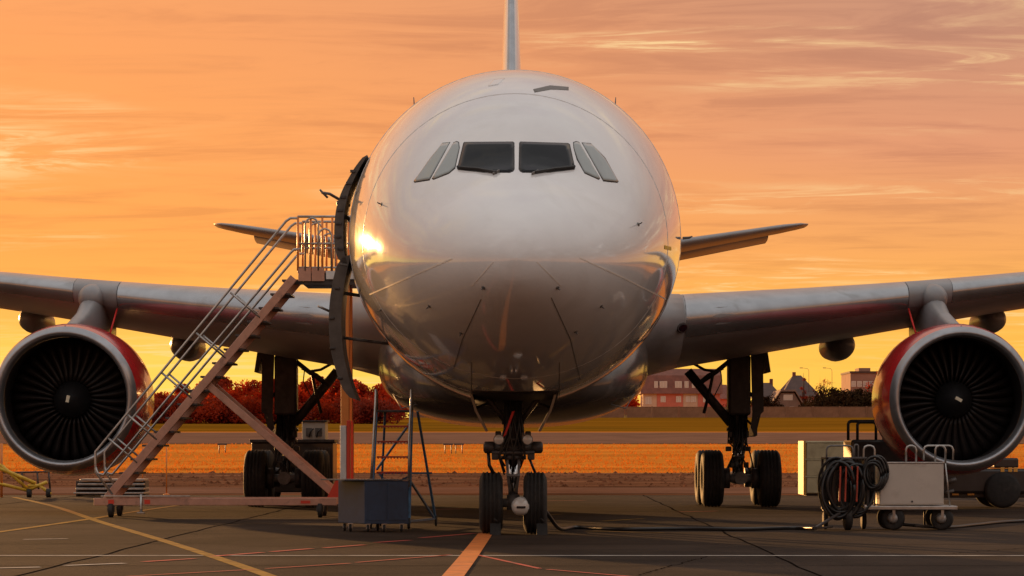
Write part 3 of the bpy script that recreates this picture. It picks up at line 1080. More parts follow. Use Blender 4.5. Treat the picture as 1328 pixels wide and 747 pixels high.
# landing gear
def tyre_mesh(r, wd, rimr):
    mb = MB()
    h = wd / 2
    prof = [(-h * 0.72, rimr), (-h * 0.92, rimr + 0.05), (-h, (r + rimr) / 2), (-h * 0.94, r - 0.09), (-h * 0.74, r - 0.02)]
    for gx in (-0.48, -0.16, 0.16, 0.48):
        prof += [(gx * h - 0.022, r - 0.002), (gx * h - 0.016, r - 0.020), (gx * h + 0.016, r - 0.020), (gx * h + 0.022, r)]
    prof += [(h * 0.74, r - 0.02), (h * 0.94, r - 0.09), (h, (r + rimr) / 2), (h * 0.92, rimr + 0.05), (h * 0.72, rimr)]
    mb.lathe(prof, (0, 0, 0), 'X', 48)
    me = mb.mesh('tyre'); me.materials.append(MATS['rubber'])
    mb = MB()
    mb.lathe([(-h * 0.74, rimr), (-h * 0.70, rimr * 0.9), (-h * 0.35, rimr * 0.72), (-h * 0.40, rimr * 0.35), (-h * 0.78, rimr * 0.3), (-h * 0.8, 0.02)], (0, 0, 0), 'X', 32, False, True)
    mb.lathe([(h * 0.74, rimr), (h * 0.70, rimr * 0.9), (h * 0.35, rimr * 0.72), (h * 0.40, rimr * 0.35), (h * 0.78, rimr * 0.3), (h * 0.8, 0.02)], (0, 0, 0), 'X', 32, False, True)
    for k in range(9):
        a = 2 * PI * k / 9
        for s in (-1, 1):
            mb.lathe([(s * h * 0.3, 0.028), (s * h * 0.52, 0.028), (s * h * 0.54, 0.018)], (0, rimr * 0.55 * math.cos(a), rimr * 0.55 * math.sin(a)), 'X', 6, False, True)
    m2 = mb.mesh('rim'); m2.materials.append(MATS['rim'])
    return me, m2


nt_me, nr_me = tyre_mesh(0.525, 0.395, 0.24)
mt_me, mr_me = tyre_mesh(0.70, 0.53, 0.30)

ng = bpy.data.objects.new('nose_gear', None); col.objects.link(ng); ng.parent = plane
NGY = 46.2 - NOSE
NX = -0.03
for sg in (-1, 1):
    inst(nt_me, 'tyre', ng, (NX + sg * 0.37, NGY, 0.52))
    inst(nr_me, 'rim', ng, (NX + sg * 0.37, NGY, 0.52))
P = lambda x, y, z: (NX + x, NGY + y, z)
mb = MB()
mb.tube([P(-0.34, 0, 0.52), P(0.34, 0, 0.52)], 0.075, 14)
mb.tube([P(0, 0, 0.40), P(0, 0, 0.66)], 0.11, 14)
mb.build('axle', 'gear_grey', ng)
mb = MB(); mb.tube([P(0, 0, 0.6), P(0, 0, 1.32)], 0.082, 18)
mb.build('piston', 'chrome', ng)
mb = MB()
mb.tube([P(0, 0, 1.25), P(0, 0.02, 2.55)], 0.165, 18)
for z, r, h in ((1.28, 0.22, 0.07), (1.42, 0.20, 0.05), (1.58, 0.215, 0.06), (1.86, 0.19, 0.05)):
    mb.lathe([(z - h / 2, r - .03), (z - h / 2, r), (z + h / 2, r), (z + h / 2, r - .03)], P(0, 0, 0), 'Z', 18, True, True)
mb.build('strut', 'gear_dark', ng)
mb = MB()
for sg in (-1, 1):
    mb.bar(P(sg * 0.05, -0.12, 0.70), P(sg * 0.09, -0.34, 0.98), 0.045, 0.03, 0.006)
    mb.bar(P(sg * 0.09, -0.34, 0.98), P(sg * 0.10, -0.16, 1.27), 0.045, 0.03, 0.006)
mb.tube([P(-0.11, -0.34, 0.98), P(0.11, -0.34, 0.98)], 0.025, 8)
mb.build('torque_link', 'gear_grey', ng)
mb = MB()
mb.tube([P(-0.44, -0.1, 1.45), P(0.44, -0.1, 1.45)], 0.075, 12)
mb.tube([P(-0.36, -0.2, 1.36), P(0.36, -0.2, 1.36)], 0.035, 10)
for sg in (-1, 1):
    mb.lathe([(-0.10, 0.06), (-0.07, 0.10), (0.07, 0.10), (0.10, 0.06)], P(sg * 0.40, -0.1, 1.45), 'X', 16, True, True)
    mb.box(P(sg * 0.30, -0.14, 1.32), (0.12, 0.16, 0.16), None, 0.02)
    mb.box(P(sg * 0.25, -0.05, 1.62), (0.10, 0.18, 0.20), None, 0.02)
mb.build('steering_actuator', 'gear_dark', ng)
for sg in (-1, 1):
    mb = MB()
    mb.lathe([(0.10, 0.03), (0.06, 0.075), (0.0, 0.09), (-0.03, 0.09)], P(sg * 0.24, -0.24, 1.58), 'Y', 18, True, True)
    mb.build('taxi_light', 'gear_grey', ng)
    mb = MB(); mb.lathe([(-0.031, 0.078), (-0.045, 0.06), (-0.05, 0.01)], P(sg * 0.24, -0.24, 1.58), 'Y', 18, False, True)
    mb.build('light_lens', 'lamp_glass', ng)
mb = MB()
prof = [(-0.30, 0.01), (-0.29, 0.07), (-0.25, 0.125), (-0.18, 0.158), (-0.10, 0.165), (-0.02, 0.15), (0.04, 0.12), (0.1, 0.1)]
mb.lathe(prof, P(0.13, -0.28, 0.47), 'Y', 24, True, True)
mb.build('tow_head', 'lamp_glass', ng)
mb = MB(); mb.box(P(0.13, -0.575, 0.455), (0.15, 0.03, 0.04), None, 0.012)
mb.build('tow_slot', 'recess_dark', ng)
mb = MB()
rnd = random.Random(3)
for k in range(9):
    x0 = rnd.uniform(-0.2, 0.2); x1 = rnd.uniform(-0.26, 0.26)
    mb.tube([P(x0, -0.2, 2.3), P((x0 + x1) / 2 + rnd.uniform(-.08, .08), -0.24, 1.7), P(x1, -0.22, 1.3), P(x1 * 0.6, -0.18, 1.0 + rnd.uniform(-.2, .2))], 0.016, 6)
mb.tube([P(-0.42, -0.1, 1.40), P(-0.40, -0.12, 1.15), P(-0.33, -0.1, 1.02)], 0.03, 8)
mb.tube([P(0.26, -0.1, 1.30), P(0.33, -0.1, 1.12), P(0.38, -0.05, 1.0)], 0.022, 8)
mb.build('hydraulic_hose', 'hose_black', ng)
mb = MB()
for sg in (-1, 1):
    mb.tube([P(sg * 0.14, -0.05, 1.9), P(sg * 0.62, -0.02, 2.52)], 0.045, 8)
mb.tube([P(0, 0.15, 1.6), P(0, 1.5, 2.5)], 0.07, 10)
mb.build('drag_brace', 'gear_dark', ng)
mb = MB()
mb.quad(P(-0.02, -0.28, 2.05), P(0.03, -0.29, 2.06), P(-0.12, -0.30, 1.66), P(-0.17, -0.30, 1.62))
mb.quad(P(-0.17, -0.295, 1.62), P(-0.12, -0.295, 1.66), P(0.03, -0.285, 2.06), P(-0.02, -0.275, 2.05))
mb.build('red_streamer', 'flag_red', ng)
patch('bay_shade_panel', [(613, 507), (668, 508), (725, 507), (722, 528), (700, 533), (668, 534), (636, 533), (616, 528)], 'recess_dark', ng, 0.012, 0.02)  # dark panel laid on the skin, standing for the open bay's shade
for sg in (-1, 1):
    mb = MB()
    a = Vector(P(sg * 0.72, 0, 2.40)); b = Vector(P(sg * 0.44, 0, 1.72))
    nr = Vector(((b - a).z, 0, -(b - a).x)).normalized() * 0.02
    mid = (a + b) / 2 + Vector((sg * 0.04, 0, 0))
    ring = lambda y: [(a + nr).to_tuple()[:1] + (y,) + (a + nr).to_tuple()[2:], (mid + nr).to_tuple()[:1] + (y,) + (mid + nr).to_tuple()[2:], (b + nr).to_tuple()[:1] + (y,) + (b + nr).to_tuple()[2:],
                      (b - nr).to_tuple()[:1] + (y,) + (b - nr).to_tuple()[2:], (mid - nr).to_tuple()[:1] + (y,) + (mid - nr).to_tuple()[2:], (a - nr).to_tuple()[:1] + (y,) + (a - nr).to_tuple()[2:]]
    mb.rings([ring(NGY - 0.55), ring(NGY + 0.9)], True, True, True, False)
    mb.build('gear_door', 'belly_shaded', ng)
    mb = MB(); mb.tube([P(sg * 0.15, 0.2, 2.3), P(sg * 0.62, 0.2, 2.12)], 0.025, 6)
    mb.build('door_rod', 'gear_dark', ng)
h, nrm = hit(700, 497)
mb = MB()
q = nrm.to_track_quat('Z', 'Y').to_matrix()
mb.box((0, 0, 0.02), (0.19, 0.075, 0.012), None, 0.004)
mb.v = [Matrix.Rotation(R(-32), 3, Vector((0, -1, 0))) @ (q @ v) + h for v in mb.v]
mb.build('warning_flag', 'flag_red', plane)

GY = 67.5 - NOSE
for sg in (-1, 1):
    mg = bpy.data.objects.new('main_gear', None); col.objects.link(mg); mg.parent = plane
    GX = sg * 5.60
    Q = lambda x, y, z: (GX + sg * x, GY + y, z)      # x outboard
    for yy in (0.0, 1.98):
        for xs in (-0.70, 0.70):
            inst(mt_me, 'tyre', mg, Q(xs, yy, 0.695))
            inst(mr_me, 'rim', mg, Q(xs, yy, 0.695))
    mb = MB()
    mb.tube([Q(0, -0.15, 0.70), Q(0, 2.15, 0.70)], 0.16, 14)
    for yy in (0.0, 1.98):
        mb.tube([Q(-0.68, yy, 0.70), Q(0.68, yy, 0.70)], 0.10, 14)
    mb.build('bogie_beam', 'gear_grey', mg)
    for yy in (0.0, 1.98):
        for xs in (-0.36, 0.36):
            mb = MB(); mb.lathe([(-0.09, 0.10), (-0.09, 0.25), (0.09, 0.25), (0.09, 0.10)], Q(xs, yy, 0.70), 'X', 20, True, True)
            mb.build('brake_unit', 'gear_dark', mg)
    mb = MB(); mb.tube([Q(0, 0.95, 0.7), Q(0, 0.95, 1.75)], 0.13, 18)
    mb.build('piston', 'chrome', mg)
    mb = MB()
    mb.tube([Q(0, 0.95, 1.55), Q(0, 0.95, 2.2), Q(0, 0.95, 3.9)], [0.19, 0.24, 0.27], 20)
    for z, r in ((1.6, 0.25), (1.9, 0.27), (2.35, 0.30)):
        mb.lathe([(z - .05, r - .05), (z - .05, r), (z + .05, r), (z + .05, r - .05)], Q(0, 0.95, 0), 'Z', 20, True, True)
    mb.box(Q(0.02, 0.8, 3.0), (0.56, 0.5, 1.5), None, 0.06)
    mb.build('strut', 'gear_dark', mg)
    mb = MB()
    for k in (-1, 1):
        mb.bar(Q(k * 0.06, 0.70, 0.85), Q(k * 0.10, 0.36, 1.22), 0.05, 0.04, 0.008)
        mb.bar(Q(k * 0.10, 0.36, 1.22), Q(k * 0.12, 0.72, 1.58), 0.05, 0.04, 0.008)
    mb.tube([Q(-0.13, 0.36, 1.22), Q(0.13, 0.36, 1.22)], 0.035, 8)
    mb.build('torque_link', 'gear_grey', mg)
    mb = MB()
    for k in range(10):
        a = rnd.uniform(-0.24, 0.24); b = rnd.uniform(-0.38, 0.38)
        mb.tube([Q(a, 0.62, 2.3), Q(a + rnd.uniform(-.12, .12), 0.55, 1.6), Q((a + b) / 2, 0.45, 1.15 + rnd.uniform(-.1, .15)), Q(b, 0.25, 0.82)], 0.02, 6)
    for k in (-1, 1):
        mb.box(Q(k * 0.24, 0.75, 1.42), (0.14, 0.2, 0.12), None, 0.02)
        mb.box(Q(k * 0.20, 0.7, 1.78), (0.12, 0.2, 0.16), None, 0.02)
        mb.box(Q(k * 0.17, 0.4, 1.02), (0.12, 0.14, 0.14), None, 0.02)
    mb.build('hydraulic_hose', 'hose_black', mg)
    mb = MB()
    mb.tube([Q(-0.18, 0.75, 2.05), Q(-1.25, 0.75, 3.35)], 0.115, 14)
    mb.build('side_stay', 'gear_dark', mg)
    mb = MB()
    mb.tube([Q(-0.15, 0.7, 3.65), Q(-0.55, 0.68, 3.33), Q(-1.0, 0.7, 3.02)], 0.06, 10)
    mb.tube([Q(-1.05, 0.66, 3.0), Q(-0.75, 0.6, 3.25), Q(-0.38, 0.6, 3.42)], 0.04, 8)
    mb.tube([Q(-0.62, 0.6, 3.34), Q(-0.72, 0.6, 2.85), Q(-0.86, 0.6, 2.30)], 0.04, 8)
    mb.tube([Q(-1.15, 0.62, 3.55), Q(-0.85, 0.6, 3.38), Q(-0.60, 0.6, 3.34)], 0.035, 8)
    mb.tube([Q(-0.45, 0.6, 3.4), Q(-0.42, 0.55, 3.1), Q(-0.62, 0.5, 2.7), Q(-0.55, .5, 2.4)], 0.016, 6)
    mb.build('lock_stay', 'gear_dark', mg)
    mb = MB()
    # leg door: tapered plate outboard of the strut
    poly = [(0.30, 3.75), (0.60, 3.80), (0.62, 2.35), (0.46, 2.20), (0.46, 1.75), (0.40, 1.72), (0.30, 1.95), (0.34, 2.3)]
    mb.prism([(GX + sg * a, b) for a, b in poly], GY + 0.55, GY + 0.62)
    mb.prism([(GX + sg * a, b) for a, b in [(0.50, 3.75), (0.56, 3.75), (0.56, 2.3), (0.42, 1.72), (0.36, 1.74), (0.50, 2.3)]], GY + 0.62, GY + 2.2)
    mb.build('gear_door', 'belly_shaded', mg).data.materials[0] = MATS['gear_dark']
    mb = MB()
    mb.prism([(GX + sg * a, b) for a, b in [(0.55, 3.95), (0.72, 3.85), (0.80, 3.32), (0.70, 3.30)]], GY + 0.6, GY + 1.9)
    mb.build('hinged_fairing', 'gear_dark', mg)
    mb = MB(); mb.tube([Q(0.2, 0.8, 2.9), Q(0.5, 0.8, 2.6)], 0.04, 8); mb.tube([Q(0.15, 0.8, 2.2), Q(0.42, 0.8, 1.95)], 0.03, 8)
    mb.build('door_rod', 'gear_dark', mg)

plane.location = (AX, NOSE, 0)
plane.rotation_euler = (0, 0, 0.0016)


# ------------------------------------------------------------------ passenger stairs beside the left of the fuselage
def at(x, y, d):
    return Vector(((x - 664) * d / FPX, d, CAMH + (HOR - y) * d / FPX))


SD = 57.0
SB = 58.25
stair = thing('boarding_stairs', 'wheeled aluminium boarding stairs with handrails beside the left of the fuselage', 'stairs', (-6.2, 57.6, 0))
S0 = at(139, 646, SD); S1 = at(381, 360, SD)
sd_ = (S1 - S0).normalized()
sn_ = Vector((-sd_.z, 0, sd_.x))            # perpendicular to the flight, up and to the left
for d in (SD, SB):
    mb = MB()
    a = S0.copy(); b = S1.copy(); a.y = b.y = d
    mb.bar(a, b, 0.06, 0.17, 0.012)
    mb.build('stringer', 'stair_lit', stair)
nst = 16
mb = MB(); mb.box((0, 0, 0), (0.42, SB - SD - 0.07, 0.04), None, 0.006)
for k in range(14):
    mb.box((-0.19 + 0.38 * k / 13, 0, 0.019), (0.008, SB - SD - 0.09, 0.008))
step_me = mb.mesh('step'); step_me.materials.append(MATS['stair_dark'])
so_ = top_off(stair)
for k in range(nst):
    t = (k + 0.7) / nst
    p = S0 + (S1 - S0) * t
    inst(step_me, 'step', stair, Vector((p.x + 0.03, (SD + SB) / 2, p.z + 0.03)) - so_)
for d in (SD - 0.02, SB + 0.02):
    for f in (1.0, 0.50):
        a = at(124, 586, SD) if f == 1.0 else at(134, 616, SD)
        b = at(371, 287, SD) if f == 1.0 else at(377, 328, SD)
        c = at(386, 283, SD) if f == 1.0 else at(390, 323, SD)
        e = at(124, 612, SD) if f == 1.0 else at(127, 614, SD)
        h = at(146, 641, SD) if f == 1.0 else at(124, 606, SD)
        pts = [h, e, a, b, (b + c) / 2 + Vector((-0.03, 0, 0.03)), c]
        for p in pts: p.y = d
        mb = MB(); mb.tube(pts, 0.027, 8)
        mb.build('handrail', 'galv', stair)
    for x, y in ((306, 365), (262, 418), (218, 470), (173, 524), (150, 556)):
        a = at(x - 24, y - 0, SD)
        # foot of the post on the stringer, square to the flight
        t = (a - S0).dot(sd_)
        foot = S0 + sd_ * t
        a = foot + sn_ * (at(124, 586, SD) - S0).dot(sn_)
        a.y = foot.y = d
        mb = MB(); mb.tube([foot, a], 0.022, 8)
        mb.build('rail_post', 'galv', stair)
# base frame
bx0, bx1 = at(122, 651, SD).x, at(437, 651, SD).x
for d in (SD, SB):
    mb = MB(); mb.span(bx0, bx1, d - 0.05, d + 0.05, 0.25, 0.40, 0.012)
    mb.build('base_beam', 'stair_lit', stair)
for x in (bx0 + 0.15, bx0 + 2.1, bx1 - 0.3):
    mb = MB(); mb.span(x - 0.05, x + 0.05, SD + 0.05, SB - 0.05, 0.26, 0.36, 0.01)
    mb.build('cross_beam', 'stair_lit', stair)
mb = MB(); mb.span(bx0 + 0.15, bx0 + 2.0, SD - 0.07, SD + 0.0, 0.42, 0.46, 0.005)
mb.build('foot_plate', 'galv', stair)
for x in (bx0 + 0.30, bx0 + 1.05):
    mb = MB(); mb.span(x, x + 0.12, SD - 0.055, SD - 0.045, 0.28, 0.37)
    mb.build('reflector', 'reflector_red', stair)
mb = MB(); mb.span(bx1 - 0.75, bx1 - 0.55, SD - 0.055, SD - 0.045, 0.29, 0.35)
mb.build('reflector', 'reflector_red', stair)
mb = MB(); mb.prism([(bx1 - 0.20, 0.42), (bx1 + 0.05, 0.42), (bx1 + 0.05, 0.78), (bx1 - 0.02, 0.78)], SD - 0.03, SD + 0.03)
mb.build('gusset', 'reflector_red', stair)
for d in (SD, SB):
    a = at(268, 498, SD); b = at(432, 640, SD); a.y = b.y = d + 0.08
    mb = MB(); mb.bar(a, b, 0.06, 0.15, 0.012)
    mb.build('brace', 'stair_lit', stair)
mb = MB(); mb.lathe([(-0.05, 0.03), (-0.05, 0.13), (-0.035, 0.15), (0.035, 0.15), (0.05, 0.13), (0.05, 0.03)], (0, 0, 0), 'X', 24, True, True)
cw_me = mb.mesh('wheel'); cw_me.materials.append(MATS['rubber'])
for x in (bx0 + 0.35, bx1 - 0.35):
    for d in (SD, SB):
        inst(cw_me, 'wheel', stair, Vector((x, d, 0.15)) - so_)
        mb = MB(); mb.span(x - 0.075, x - 0.058, d - 0.05, d + 0.05, 0.12, 0.26); mb.span(x + 0.058, x + 0.075, d - 0.05, d + 0.05, 0.12, 0.26)
        mb.build('caster_fork', 'gear_dark', stair)
mb = MB(); mb.tube([at(183, 641, SD - 0.06), at(183, 660, SD - 0.06), at(183, 664, SD - 0.06)], 0.03, 8); mb.box(at(183, 665, SD - 0.06), (0.16, 0.16, 0.03), None, 0.006)
mb.build('stabiliser', 'galv', stair)
# platform
px0 = at(386, 350, SD).x
px1 = -2.98
zf = at(0, 351, SD).z
plat = MB().span(px0, px1, SD - 0.04, SB + 0.04, zf - 0.05, zf, 0.01).build('platform', 'stair_lit', stair)
mb = MB(); mb.span(px0 + 0.12, px1 - 0.05, SD + 0.0, SB, zf - 0.30, zf - 0.055, 0.01)
mb.build('platform_frame', 'stair_dark', plat)
for x0, x1 in ((387, 403.5), (404.5, 421)):
    mb = MB(); mb.span(at(x0, 0, SD).x, at(x1, 0, SD).x, SD - 0.06, SD - 0.044, zf - 0.22, zf + 0.05, 0.003)
    mb.build('kick_plate', 'stair_lit', plat)
mb = MB(); mb.span(at(423, 0, SD).x, px1, SD - 0.058, SD - 0.044, zf - 0.18, zf - 0.01, 0.003)
mb.build('kick_plate', 'stair_white', plat)
zt = at(0, 281, SD).z; zm = at(0, 316, SD).z; zb_ = at(0, 347, SD).z
for d in (SD - 0.02, SB + 0.02):
    for z, r in ((zt, 0.026), (zm, 0.024), (zb_, 0.02)):
        mb = MB(); mb.tube([(px0 - 0.0, d, z), (px1 + 0.05, d, z)], r, 8)
        mb.build('guard_rail', 'galv', plat)
    for x in (386.5, 403, 418, 431, 447):
        X = at(x, 0, SD).x
        mb = MB(); mb.tube([(X, d, zf), (X, d, zt)], 0.024, 8)
        mb.build('guard_post', 'stair_orange', plat)
    # rounded gate hoops
    for xa, xb, zh in ((396, 413, 283), (413, 430, 297)):
        a, b = at(xa, 0, SD).x, at(xb, 0, SD).x
        zz_ = at(0, zh, SD).z
        mb = MB(); mb.tube([(a, d - .03, zf), (a, d - .03, zz_ - 0.12), (a + 0.05, d - .03, zz_ - 0.03), (a + 0.12, d - .03, zz_), (b - 0.12, d - .03, zz_), (b - 0.05, d - .03, zz_ - 0.03), (b, d - .03, zz_ - 0.12), (b, d - .03, zf)], 0.02, 8)
        mb.build('gate_hoop', 'galv', plat)
# telescopic support post under the platform
for d in (SD + 0.05, SB - 0.05):
    X = at(447.5, 0, SD).x
    mb = MB(); mb.span(X - 0.085, X + 0.085, d - 0.085, d + 0.085, at(0, 553, SD).z, zf - 0.28, 0.01)
    mb.build('support_post', 'stair_orange', stair)
    mb = MB(); mb.span(X - 0.10, X + 0.03, d - 0.1, d + 0.1, 0.0, at(0, 552, SD).z, 0.012)
    mb.build('post_sleeve', 'stair_white', stair)
    mb = MB(); mb.span(X + 0.033, X + 0.11, d - 0.095, d + 0.1, 0.0, at(0, 545, SD).z, 0.012)
    mb.build('post_sleeve', 'reflector_red', stair)  # lit right side of the post, drawn as a red strip

# ------------------------------------------------------------------ blue cart and ladder
def rotz(a): return Matrix.Rotation(a, 3, 'Z')


def caster(parent, c, r=0.075):
    mb = MB()
    mb.lathe([(-0.02, 0.02), (-0.02, r * 0.9), (-0.012, r), (0.012, r), (0.02, r * 0.9), (0.02, 0.02)], (c[0], c[1], r), 'X', 18, True, True)
    mb.build('caster', 'rubber', parent)
    mb = MB(); mb.span(c[0] - 0.032, c[0] - 0.024, c[1] - 0.03, c[1] + 0.03, r * 0.8, c[2]); mb.span(c[0] + 0.024, c[0] + 0.032, c[1] - 0.03, c[1] + 0.03, r * 0.8, c[2]); mb.span(c[0] - 0.045, c[0] + 0.045, c[1] - 0.045, c[1] + 0.045, c[2] - 0.006, c[2] + 0.004)
    mb.build('caster_fork', 'galv', parent)


CK = at(473, 680, 47.0)
th = R(24)
Wd, Dp = 0.83, 1.0
ux = Vector((math.cos(-0.06), math.sin(-0.06), 0)); ux = Vector((0.985, 0.17, 0)).normalized()
uy = Vector((-0.52, 0.854, 0)).normalized()
cart = thing('tool_cart', 'dark blue metal tool cart on casters with its lid jutting out left', 'cart', (CK.x, CK.y, 0))
rm = Matrix((ux, uy, Vector((0, 0, 1)))).transposed()
cbx = lambda x0, x1, y0, y1, z0, z1, b: MB().box(Vector((CK.x, CK.y, 0)) + rm @ Vector(((x0 + x1) / 2, (y0 + y1) / 2, (z0 + z1) / 2)), (x1 - x0, y1 - y0, z1 - z0), rm, b)
cbx(0, 0.76, 0, 0.98, 0.14, 0.875, 0.012).build('bin', 'blue_paint', cart)
cbx(-0.36, 0.79, -0.02, 0.86, 0.882, 0.905, 0.005).build('lid', 'blue_lid', cart)
cbx(0.02, 0.36, -0.012, -0.002, 0.20, 0.84, 0.003).build('door_panel', 'blue_paint', cart)
cbx(0.39, 0.74, -0.012, -0.002, 0.20, 0.84, 0.003).build('door_panel', 'blue_paint', cart)
for fx, fy in ((0.08, 0.05), (0.36, 0.05), (0.66, 0.05), (0.08, 0.9), (0.66, 0.9), (-0.01, 0.5)):
    p = Vector((CK.x, CK.y, 0)) + rm @ Vector((fx, fy, 0))
    caster(cart, (p.x, p.y, 0.14), 0.065)

LD = 49.4
lad = thing('step_ladder', 'blue mobile step ladder with red treads behind the blue tool cart', 'ladder', (-2.2, 49.8, 0))
xl, xr = at(487, 0, LD).x, at(533, 0, LD).x
zpl = at(0, 533, LD).z
for x, lean in ((xl, -0.06), (xr, -0.02)):
    mb = MB()
    mb.bar((x + lean, LD - 0.55, 0.10), (x, LD + 0.15, zpl), 0.07, 0.05, 0.01)
    mb.build('side_rail', 'ladder_blue', lad)
    mb = MB()
    mb.tube([(x + lean, LD - 0.50, 0.75), (x - 0.02, LD - 0.28, 1.6), (x, LD + 0.05, 2.30), (x + 0.0, LD + 0.16, 2.48), (x, LD + 0.4, 2.45), (x, LD + 0.5, zpl)], 0.024, 8)
    mb.build('handrail', 'galv', lad)
for k in range(6):
    z = zpl - 0.275 * (k + 1)
    y = LD + 0.15 - 0.7 * (k + 1) * 0.275 / (zpl - 0.1)
    mb = MB(); mb.box(((xl + xr) / 2, y, z), (xr - xl - 0.06, 0.16, 0.03), None, 0.006)
    for j in range(10):
        mb.box((xl + 0.06 + (xr - xl - 0.12) * j / 9, y - 0.07, z - 0.022), (0.025, 0.02, 0.02))
    mb.build('tread', 'step_red', lad)
mb = MB(); mb.box(((xl + xr) / 2, LD + 0.32, zpl), (xr - xl + 0.04, 0.42, 0.04), None, 0.008)
mb.build('top_platform', 'stair_dark', lad)
xb = at(565, 0, 50.6).x
for xa, xe in ((xl + 0.15, xl + 0.02), (xr + 0.10, xb)):
    mb = MB(); mb.bar((xa, LD + 0.5, zpl), (xe, LD + 1.25, 0.12), 0.04, 0.04, 0.006)
    mb.build('rear_leg', 'ladder_blue', lad)
mb = MB(); mb.bar((xl + 0.02, LD + 0.9, 0.98), (xb - 0.06, LD + 0.95, 0.98), 0.035, 0.035)
mb.bar((xl, LD - 0.55, 0.14), (xl + 0.02, LD + 1.25, 0.14), 0.035, 0.035); mb.bar((xr, LD - 0.55, 0.14), (xb, LD + 1.25, 0.14), 0.035, 0.035)
mb.bar((xr, LD - 0.3, 0.85), (xb - 0.02, LD + 1.2, 0.14), 0.035, 0.035)
mb.bar((xl + 0.02, LD + 0.0, 1.05), (xr - 0.02, LD + 0.35, zpl - 0.2), 0.035, 0.035)
mb.tube([(xl + 0.05, LD - 0.1, 1.0), (xl + 0.22, LD - 0.1, 0.80), (xl + 0.38, LD - 0.1, 0.82), (xr - 0.05, LD - 0.1, 0.92)], 0.022, 6)
mb.build('brace', 'ladder_blue', lad)
mb = MB(); mb.lathe([(-0.025, 0.02), (-0.025, 0.085), (-0.015, 0.1), (0.015, 0.1), (0.025, 0.085), (0.025, 0.02)], (0, 0, 0), 'X', 20, True, True)
lw_me = mb.mesh('wheel'); lw_me.materials.append(MATS['rubber'])
lo_ = top_off(lad)
for p in ((xb, LD + 1.25, 0.1), (xl + 0.02, LD + 1.25, 0.1), (xl - 0.06, LD - 0.55, 0.1), (xr - 0.02, LD - 0.55, 0.1)):
    inst(lw_me, 'wheel', lad, Vector(p) - lo_)

# wheel chocks at the nose gear
for i, (x, lb) in enumerate(((642.5, 'black rubber chock in front of the left nose wheel'), (703, 'black rubber chock in front of the right nose wheel'))):
    X = at(x, 0, 45.5).x
    mb = MB(); mb.prism([(44.95 + 0.45, 0.0), (45.75, 0.0), (45.69, 0.17), (45.60, 0.19)], X - 0.09, X + 0.09, 'X')
    mb.tube([(X + 0.02, 45.55, 0.2), (X + 0.02, 45.5, 0.24), (X - 0.02, 45.55, 0.27)], 0.014, 6)
    o = mb.build_at('wheel_chock', 'rubber', (X, 45.5, 0))
    tag(o, lb, 'chock', 'wheel chocks')

# ------------------------------------------------------------------ right hand ground equipment
WD_ = 48.2
wc = thing('service_cart', 'white box service cart with grey hoops and small wheels near the right engine', 'cart', (6.95, 48.5, 0))
bx_0, bx_1 = at(1141, 0, WD_).x, at(1224, 0, WD_).x
zt_ = at(0, 601, WD_).z; zd = at(0, 656, WD_).z
MB().span(bx_0, bx_1, WD_, WD_ + 0.75, zd + 0.02, zt_, 0.012).build('cabinet', 'cart_white', wc)
MB().span(bx_0 - 0.012, bx_1 + 0.012, WD_ - 0.012, WD_ + 0.76, zt_ + 0.002, zt_ + 0.022, 0.005).build('cabinet_lid', 'galv', wc)
MB().span(bx_0 + 0.02, bx_1 - 0.02, WD_ - 0.006, WD_ - 0.001, zd + 0.05, zt_ - 0.03).build('front_panel', 'cart_white', wc)
MB().span(at(1120, 0, WD_).x, at(1241, 0, WD_).x, WD_ - 0.08, WD_ + 0.85, zd - 0.07, zd, 0.012).build('deck', 'galv', wc)
MB().span(bx_0 + 0.55, bx_0 + 0.58, WD_ - 0.012, WD_ - 0.006, zd + 0.06, zd + 0.09).build('lock', 'gear_dark', wc)


def hoop(xa, xb, ztop, zbot, d, m, parent, r=0.018):
    a, b = at(xa, 0, d).x, at(xb, 0, d).x
    k = min(0.07, (b - a) * 0.4)
    mb = MB(); mb.tube([(a, d, zbot), (a, d, ztop - k), (a + k * .3, d, ztop - k * .3), (a + k, d, ztop), (b - k, d, ztop), (b - k * .3, d, ztop - k * .3), (b, d, ztop - k), (b, d, zbot)], r, 8)
    return mb.build('hoop', m, parent)


zh = at(0, 578, WD_).z
hoop(1120, 1134, zh, zd, WD_ + 0.3, 'galv', wc)
hoop(1175, 1188, zh, zt_, WD_ + 0.1, 'galv', wc)
hoop(1198, 1236, zh, zt_ + 0.05, WD_ + 0.65, 'galv', wc)
hoop(1213, 1226, zh, zt_, WD_ + 0.1, 'galv', wc)
mb = MB(); mb.tube([at(1226, 601, WD_), at(1232, 657, WD_)], 0.014, 6)
mb.build('stay_rod', 'galv', wc)
mb = MB(); mb.lathe([(-0.045, 0.05), (-0.045, 0.17), (-0.03, 0.205), (0.03, 0.205), (0.045, 0.17), (0.045, 0.05)], (0, 0, 0), 'X', 28, True, True)
ww_me = mb.mesh('wheel'); ww_me.materials.append(MATS['rubber'])
mb = MB(); mb.lathe([(-0.05, 0.10), (-0.055, 0.06), (-0.07, 0.05), (-0.07, 0.01)], (0, 0, 0), 'X', 20, True, True)
wh_me = mb.mesh('hub'); wh_me.materials.append(MATS['rim'])
wo_ = top_off(wc)
